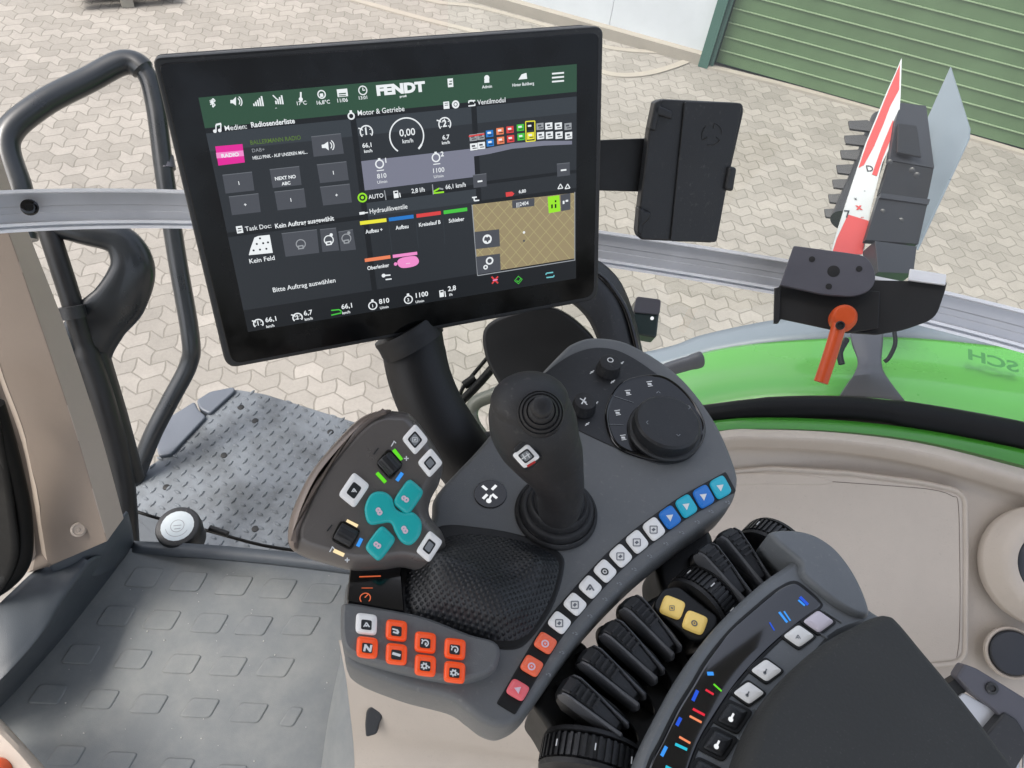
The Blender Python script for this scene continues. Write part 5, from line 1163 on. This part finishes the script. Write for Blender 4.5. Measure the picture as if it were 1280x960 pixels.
for T, R_2, B_, L_ in ((z5(435, 200), z5(530, 305), z5(445, 415), z5(345, 300)), (z5(135, 660), z5(262, 712), z5(198, 866), z5(60, 775))):
    c = ((T[0]+R_2[0]+B_[0]+L_[0])/4, (T[1]+R_2[1]+B_[1]+L_[1])/4)
    a = ((T[0]+R_2[0]-B_[0]-L_[0])/4, (T[1]+R_2[1]-B_[1]-L_[1])/4); b = ((R_2[0]+B_[0]-T[0]-L_[0])/4, (R_2[1]+B_[1]-T[1]-L_[1])/4)
    build('thumbwheel_frame', slab(GP, quadpx(c, a, b, .4), upprof(.0012, .0005)), pl_gloss, gr_)
    cc = GP.hit(*c); axd = pdir(GP, c[0], c[1], c[0]+b[0], c[1]+b[1]); wdt = (GP.hit(c[0]+b[0], c[1]+b[1])-cc).length*.8; rr = (GP.hit(c[0]+a[0], c[1]+a[1])-cc).length*.95
    build('thumbwheel', lathe(cc-axd*wdt-GP.n*(rr*.38), axd, [(rr*.9, 0), (rr, .0008), (rr, wdt*2-.0008), (rr*.9, wdt*2)], 60, knurl=.05, kh=(.0005, wdt*2-.0006)), pl_black, gr_)
lm = Print(GP, base=.0004)
for x0, y0, x1, y1, m in ((492, 562, 502, 575, e_grn), (471, 591, 482, 603, e_grn), (496, 601, 503, 591, e_blu), (433, 651, 447, 658, e_crm), (417, 688, 430, 694, e_crm), (447, 683, 452, 673, e_blu)):
    lm.line(x0, y0, x1, y1, 4.6, m)
for x, y, a in ((491, 554, 0), (414, 686, 1)): lm.line(x-2, y+4, x+2, y-3, 1.3, pr_white); lm.line(x+1, y-3, x+4, y, 1.3, pr_white)
for x, y in ((508, 573), (434, 700)): lm.line(x-3, y, x+3, y, 1.4, pr_white); lm.line(x, y-3, x, y+3, 1.4, pr_white)
for x, y in ((470, 564), (412, 660)): lm.line(x-3, y+4, x+3, y-4, 1.5, pr_dark)
lm.done('lamps_and_signs', gr_)

# ---------------------------------------------------------------- joystick
js = thing('joystick', CP.hit(697, 645), 'black leaning joystick with ribbed bellows and a white and red square key', 'joystick')
cb = CP.hit(695, 641); kb_ = CP.mpp(695, 641)
R_ = .0335
pf = [(R_, -.002), (R_, .0005), (R_*.99, .003), (R_*.93, .0048), (R_*.89, .0042), (R_*.87, .0062), (R_*.86, .0098), (R_*.80, .0116), (R_*.74, .011), (R_*.72, .0135), (R_*.71, .017), (R_*.66, .0186), (R_*.60, .018), (R_*.58, .021), (R_*.55, .025), (R_*.5, .027)]
build('bellows', lathe(cb, Z, pf, 64), pl_soft, js, smooth=60)
jp = [at(699, 636, .570), at(700, 612, .540), at(694, 590, .518), at(684, 568, .500), at(672, 547, .486), at(666, 530, .476), at(663, 514, .470), at(662, 503, .466)]
rad = [(.0160, .0160), (.0168, .017), (.0190, .020), (.0235, .025), (.0265, .0285), (.0275, .0285), (.0262, .0265), (.0235, .024)]
J = cr(jp, 6, False); Rr = []
for i in range(len(J)):
    f = min(i/6, len(rad)-1.0001); k = int(f); t = f-k; Rr.append((rad[k][0]*(1-t)+rad[k+1][0]*t, rad[k][1]*(1-t)+rad[k+1][1]*t))
tipdir = (J[-1]-J[-2]).normalized(); e0 = J[-1]; r0 = Rr[-1]
J += [e0+tipdir*.016*math.sin(math.pi/2*k/8) for k in range(1, 9)]; Rr += [(r0[0]*math.cos(math.pi/2*k/8)+.0008, r0[1]*math.cos(math.pi/2*k/8)+.0008) for k in range(1, 9)]
bm = sweep(J, Rr, 36)
build('handle', bm, pl_soft, js, smooth=75)
JT = Plane(at(668, 505, .443), (CAM-at(668, 505, .443)).normalized()*.8+Vector((0, .0, .4)))
kj = JT.mpp(668, 505)
build('hat_switch', lathe(JT.hit(675, 519, -.0105), JT.n, [(30*kj, -.006), (30*kj, .006), (28*kj, .0082), (27*kj, .0076), (25.5*kj, .0090), (24*kj, .0100), (22*kj, .0095), (20.5*kj, .0118), (18.5*kj, .0134), (17*kj, .0128), (15.5*kj, .0150), (13.5*kj, .0166), (12*kj, .0168), (11.5*kj, .0195), (14*kj, .0215), (13.5*kj, .025), (10*kj, .0268), (3*kj, .0272)], 48), pl_soft, js, smooth=60)
JK = Plane(at(657, 571, .452), (CAM-at(657, 571, .452)).normalized()*.9+Vector((-.10, -.16, .16)))
cT, cR, cB, cL = (660, 553.6), (675.5, 572), (656, 585.5), (640, 569)
kc = ((cT[0]+cR[0]+cB[0]+cL[0])/4, (cT[1]+cR[1]+cB[1]+cL[1])/4); ka = ((cT[0]+cR[0]-cB[0]-cL[0])/4, (cT[1]+cR[1]-cB[1]-cL[1])/4); kb2 = ((cR[0]+cB[0]-cT[0]-cL[0])/4, (cR[1]+cB[1]-cT[1]-cL[1])/4)
build('square_key_base', slab(JK, quadpx(kc, (ka[0]*1.12, ka[1]*1.12), (kb2[0]*1.12, kb2[1]*1.12), .3), [(-.0015, -.012), (0, -.001), (.0005, .0005)]), pl_soft, js)
kx = key('square_key', JK, kc, ka, kb2, white_k, js, h=.003, e=.26, frame=.62)
p2 = Plane(JK.p+JK.n*.0038, JK.n); pr = Print(p2, pdir(p2, 657, 571, 668, 565)); red_s = mat('red_symbol', L(214, 50, 46, .8), .5)
pr.line(652, 574, 662, 567, 1.4, pr_white, 3); pr.line(653, 568, 657, 574, 1.4, pr_white, 3); pr.line(658, 566, 662, 572, 1.2, pr_white, 3); pr.line(659, 583, 669, 577, 2.8, red_s, 4); pr.done('symbol', kx)
build('index_notch', slab(JK, quadpx((650, 558), (7, -6), (2, 3), .6), upprof(.003, .001)), pl_soft, js)
JM = Plane(at(699, 552, .4655), (CAM-at(699, 552, .4655)).normalized()); pr = Print(JM)
for a in (-125, -50): petal(699, 545, a, 2.5, 7, 1.3, pr_grey)
pr.ring(699, 553, 4.5, .8, pr_grey); pr.disc(698, 555, 2.6, pr_white); pr.line(698, 555, 701, 551, 1.6, pr_white); pr.done('handle_logo', js)

# ---------------------------------------------------------------- armrest module and levers
AZ = 2.785; AP = zplane(AZ)
am = thing('armrest', AP.hit(940, 800)-Z*.05, 'armrest with dark charcoal cushion, grey curved panel, glossy display strip and square keys', 'armrest')
arc_px = cr([(1004, 694), (984, 706), (955, 726), (920, 757), (886, 793), (855, 836), (828, 884), (805, 930), (790, 975), (782, 1020), (880, 1040), (940, 1040), (940, 960), (985, 880), (1040, 800), (1100, 775), (1088, 760), (1040, 722)], 6)
build('panel_body', slab(AP, arc_px, [(.003, -.05), (0, -.02), (0, -.005), (.0012, -.002), (.004, 0), (.005, 0)]), pl_dark2, am)
pod = cr([(962, 666), (985, 661), (1015, 666), (1042, 682), (1064, 708), (1080, 738), (1088, 766), (1074, 768), (1050, 756), (1026, 738), (1004, 718), (1000, 702), (984, 688)], 6)
build('end_pod', slab(zplane(AZ+.006), pod, [(.004, -.05), (0, -.03), (0, -.004), (.0008, -.0018), (.002, -.0004), (.0032, .0), (.0038, .0)]), pl_dark2, am, smooth=60)
strip_px = [(992, 730), (1006, 738), (1023, 753), (1023, 759), (1001, 776), (973, 799), (943, 828), (918, 857), (893, 894), (872, 930), (856, 975), (850, 1010), (800, 1010), (812, 958), (827, 928), (846, 890), (866, 857), (884, 827), (913, 790), (946, 760), (972, 739)]
rimp = cr(strip_px, 4)
build('strip_rim', slab(AP, cr([(992, 726), (1008, 735), (1026, 752), (1026, 761), (1003, 779), (975, 802), (946, 831), (921, 860), (896, 897), (875, 933), (859, 978), (853, 1014), (796, 1014), (808, 957), (823, 926), (842, 888), (863, 854), (881, 824), (911, 787), (944, 757), (970, 736)], 4), [(0, -.002), (0, .0004), (.0005, .0007), (.001, .0007)]), pl_deep, am)
sgl = mat('strip_cover_glass', L(12, 13, 20, .8), .09, spec=.9, coat=.6)
build('display_strip', slab(AP, rimp, [(0, -.002), (0, .0010), (.0008, .0016), (.0014, .0017)]), sgl, am)
for x0, y0, x1, y1, w, m in ((1000, 746, 1010, 756, 3, e_dblu), (998, 750, 1006, 757, 2, e_blu), (980, 764, 988, 776, 1.6, e_blu), (974, 765, 984, 778, 2.4, e_blu), (962, 778, 968, 788, 1.4, e_dblu), (884, 842, 892, 842, 3.2, e_blu), (866, 876, 872, 863, 3, e_dblu), (882, 862, 892, 868, 2, e_red), (892, 855, 902, 864, 1.6, e_grn), (866, 886, 881, 894, 2.2, e_red), (862, 895, 877, 903, 2, e_org), (846, 907, 851, 897, 3, e_dblu), (849, 921, 863, 929, 2, e_org), (844, 930, 859, 937, 2.4, e_cyn), (827, 945, 833, 933, 3, e_blu), (832, 958, 846, 965, 2.4, e_cyn)):
    pr = Print(AP, base=.0018); pr.line(x0, y0, x1, y1, w*1.45, m); pr.done('strip_lamp', am)
for (x, y), m, s in (((1022, 778), lilac_k, None), ((997.5, 796), white_k, 'tri'), ((957, 839), white_k, 'bolt2'), ((935, 867), white_k, 'bolt2')):
    build('key_frame', slab(AP, quadpx((x, y), (12.6, 9.2), (-11.8, 8.8), .26), upprof(.0012, .0004)), pl_deep, am)
    key('push_button', AP, (x, y), (10.2, 7.2), (-9.6, 7), m, am, h=.003, e=.28, sym=s, symmat=pr_grey, ss=.7)
for (x, y) in ((915, 896), (897, 930), (878, 968)):
    build('key_frame', slab(AP, quadpx((x, y), (17, 8.5), (-10, 15), .3), upprof(.0012, .0004)), pl_deep, am)
    key('push_button', AP, (x, y), (12.5, 6), (-7.5, 11.5), pl_black, am, h=.003, e=.28, sym='bolt2', symmat=e_white, ss=1.05)
bm = bmesh.new()
for x0, y0, x1, y1 in ((1030, 764, 1052, 778), (1008, 780, 1034, 798), (942, 886, 958, 893), (921, 922, 940, 934)): sweep([AP.hit(x0, y0, .0004), AP.hit(x1, y1, .0004)], .0009, 8, bm)
build('key_dividers', bm, pl_dark2, am)
cu = zplane(AZ+.03)
cush = cr([(1098, 766), (1112, 764), (1126, 772), (1160, 812), (1205, 866), (1250, 925), (1300, 1000), (1290, 1060), (1100, 1080), (925, 1060), (922, 1000), (928, 955), (944, 908), (968, 866), (1000, 828), (1036, 798), (1072, 778)], 7)
build('cushion', slab(cu, cush, [(.002, -.05), (0, -.03), (0, -.010), (.0010, -.0062), (.003, -.003), (.006, -.0009), (.0085, 0), (.009, 0)]), foam_m, am, smooth=60)

LZ = 2.752; LPn = zplane(LZ)
lbk = thing('lever_unit', LPn.hit(830, 800)-Z*.06, 'black arc of finger levers, ribbed thumbwheels and two yellow keys between console and armrest', 'lever unit')
base_px = cr([(960, 668), (995, 676), (1010, 700), (975, 725), (930, 765), (890, 805), (856, 850), (826, 905), (800, 960), (790, 1010), (700, 1010), (690, 960), (716, 920), (722, 880), (745, 845), (775, 810), (790, 780), (810, 750), (850, 730), (880, 705), (920, 680)], 6)
build('unit_base', slab(zplane(LZ-.022), base_px, rprof(.05, .004)), pl_deep, lbk)
def place(o, px, py, dx, dy, z=.004):
    p = LPn.hit(px, py, z); d = pdir(LPn, px, py, px+dx, py+dy); o.location = p-ORG[lbk] if o.parent == lbk else p; o.rotation_euler = (0, 0, math.atan2(d.y, d.x))
def local(name, bm, m, parent, smooth=50, bevel=0):
    me = bpy.data.meshes.new(name); fixn(bm); bm.to_mesh(me); bm.free(); me.materials.append(m); o = bpy.data.objects.new(name, me); COL.objects.link(o); o.parent = parent
    for p in me.polygons: p.use_smooth = True
    me.set_sharp_from_angle(angle=math.radians(smooth))
    if bevel: s = o.modifiers.new('bevel', 'BEVEL'); s.width = bevel; s.segments = 2; s.limit_method = 'ANGLE'; s.harden_normals = True
    return o
def lv_rings(rows):   # rows: (x, halfwidth, ztop, zbot)
    bm = bmesh.new(); R = []
    for x, w, zt, zb in rows: R.append([Vector((x, -w, zb)), Vector((x, w, zb)), Vector((x, w, zt-.003)), Vector((x, w*.8, zt)), Vector((x, -w*.8, zt)), Vector((x, -w, zt-.003))])
    rings_bm(bm, R); return bm
lever_rib_m = mat('lever_edge_grey', L(84, 86, 90, .95), .4, grain=.3, gscale=1500)
lever = local('finger_lever', lv_rings([(-.028, .0040, .006, -.008), (-.025, .0068, .0135, -.010), (-.019, .0072, .0165, -.018), (-.004, .0062, .0140, -.02), (.009, .0048, .0110, -.02), (.019, .0036, .0080, -.018), (.022, .0030, .002, -.018)]), pl_black, lbk, 40, .0008)
def rib_bm(s):
    o_ = [(-.026, .006), (-.0235, .0150), (-.018, .0182), (-.004, .0160), (.012, .0125), (.024, .0105), (.026, .004), (.024, -.004), (.0, -.002), (-.022, .002)]
    yw = lambda x: .0068-max(0, x+.015)*.09
    bm = bmesh.new(); rings_bm(bm, [[Vector((x, s*(yw(x)+.0002), z)) for x, z in o_], [Vector((x, s*(yw(x)+.0018+max(0, x+.005)*.03), z-.0016)) for x, z in o_]]); return bm
for s in (-1, 1): local('side_rib', rib_bm(s), lever_rib_m, lever, 30, .0009)
bm = bmesh.new()
for k in range(5): box(Vector((-.019+k*.0046, 0, .0176-max(0, k-2)*.0009)), Vector((.0008, 0, 0)), Vector((0, .0045, 0)), Vector((0, 0, .0006)), bm)
local('grip_ridges', bm, pl_soft, lever, 30)
fl_ = bmesh.new(); t = lathe(Vector((.002, .0100, -.032)), Vector((0, 1, 0)), [(.034, 0), (.0355, .0006), (.0355, .0018), (.034, .0022), (.02, .0022)], 56); 
me = bpy.data.meshes.new('t'); t.to_mesh(me); fl_.from_mesh(me); t.free()
local('guide_flange', fl_, pl_deep, lever, 40)
spots = [(928, 703, .66, .75), (902, 722, .70, .72), (812, 789, .72, .70), (789, 819, .75, .66), (764, 852, .78, .62), (741, 889, .80, .60)]
labs = None
for i, (x, y, dx, dy) in enumerate(spots):
    if i == 0: o = lever
    else:
        o = lever.copy(); COL.objects.link(o); o.parent = lbk
        for ch_ in [c_ for c_ in lever.children]:
            c2 = ch_.copy(); COL.objects.link(c2); c2.parent = o
    place(o, x, y, dx*10, dy*10)
def wheel(px, py, dx, dy, R, w, z):
    d = pdir(LPn, px, py, px+dx, py+dy); ax = Z.cross(d); c = LPn.hit(px, py, z)
    bm = lathe(c-ax*w/2, ax, [(R*.96, 0), (R, .0012), (R, w-.0012), (R*.96, w)], 96)
    for k in range(44):
        a = 2*math.pi*k/44; r = d*math.cos(a)+Z*math.sin(a); tn = ax.cross(r)
        box(c+r*(R+.0006), r*.0011, tn*.0010, ax*(w*.46), bm)
    o = build('thumbwheel', bm, pl_black, lbk, smooth=30)
    bm = lathe(c-ax*(w/2+.0045), ax, [(R*.9, 0), (R*1.02, .0005), (R*1.04, .0036), (R*.95, .004)], 72); lathe(c+ax*(w/2+.0008), ax, [(R*.95, 0), (R*1.04, .0005), (R*1.0, .0036), (R*.9, .004)], 72, bm)
    build('wheel_flange', bm, pl_soft, o, smooth=40)
    for a in (50, 95, 140): r = d*math.cos(math.radians(a))+Z*math.sin(math.radians(a)); tn = ax.cross(r); build('index_mark', box(c+r*(R+.0020), r*.0002, tn*.0004, ax*.0022), pr_white, o, smooth=0)
    
wheel(966, 692, .74, .62, .029, .014, -.016)
wheel(880, 754, .72, .70, .028, .014, -.015)
wheel(738, 952, .97, .26, .034, .016, -.020)
o = build('orange_tab', slab(zplane(LZ-.02), quadpx((703, 938), (9, -4), (3, 6), .6), upprof(.006, .002)), orange, lbk)
yk = build('key_block', slab(LPn, fillet([(829, 735), (848, 732), (898, 770), (896, 784), (878, 802), (864, 800), (818, 762), (818, 752)], 7), rprof(.03, .002), off=.008), pl_deep, lbk)
LK = zplane(LZ+.008)
key('yellow_key', LK, (840, 760), (13.2, 5.4), (-4, 11), yellow_k, lbk, h=.003, e=.4, sym='box', symmat=gs, ss=.7)
key('yellow_key', LK, (868, 779), (13.2, 5.4), (-4, 11), yellow_k, lbk, h=.003, e=.4, sym='ring', symmat=gs, ss=.9)

rf = bmesh.new(); box((-.42, -.33, 3.86), Vector((1.04, 0, 0)), Vector((0, 1.05, 0)), Vector((0, 0, .05)), rf)  # unseen roof slab, added to shade the cab and shape the display strip reflection
o = build('cab_roof_shade', rf, mat('roof_shade_grey', L(150, 150, 148, .8), .8, vary=.05), smooth=0, bevel=.03); tag(o, 'unseen grey cab roof added to shade the console and darken reflections', 'roof')
# ================================================================ light
w = bpy.data.worlds.new('World'); SC.world = w; w.use_nodes = True; nt = w.node_tree
sky = nt.nodes.new('ShaderNodeTexSky'); sky.sky_type = 'NISHITA'; sky.sun_disc = False
SE, SR = math.radians(60), math.radians(-112)   # elevation, rotation (from +Y, clockwise)
sky.sun_elevation = SE; sky.sun_rotation = SR; sky.air_density = 1.0; sky.dust_density = 6; sky.ozone_density = 1
hs = nt.nodes.new('ShaderNodeHueSaturation'); hs.inputs['Saturation'].default_value = .55
nt.links.new(sky.outputs[0], hs.inputs['Color']); nt.links.new(hs.outputs[0], nt.nodes['Background'].inputs[0]); nt.nodes['Background'].inputs[1].default_value = .15
sl = bpy.data.lights.new('sun', 'SUN'); sl.energy = 1.5; sl.angle = math.radians(22); sl.color = (1, .955, .89)
so = bpy.data.objects.new('sun', sl); COL.objects.link(so)
sd_ = Vector((math.sin(SR)*math.cos(SE), math.cos(SR)*math.cos(SE), math.sin(SE)))
so.rotation_euler = sd_.to_track_quat('Z', 'Y').to_euler(); so.location = (-2, 3, 8)
SC.view_settings.view_transform = 'Standard'; SC.view_settings.look = 'None'; SC.view_settings.gamma = 1; SC.view_settings.exposure = EXPO
SC.render.engine = 'CYCLES'; SC.cycles.max_bounces = 8; SC.cycles.transparent_max_bounces = 8
SC.render.resolution_x = 1024; SC.render.resolution_y = 768
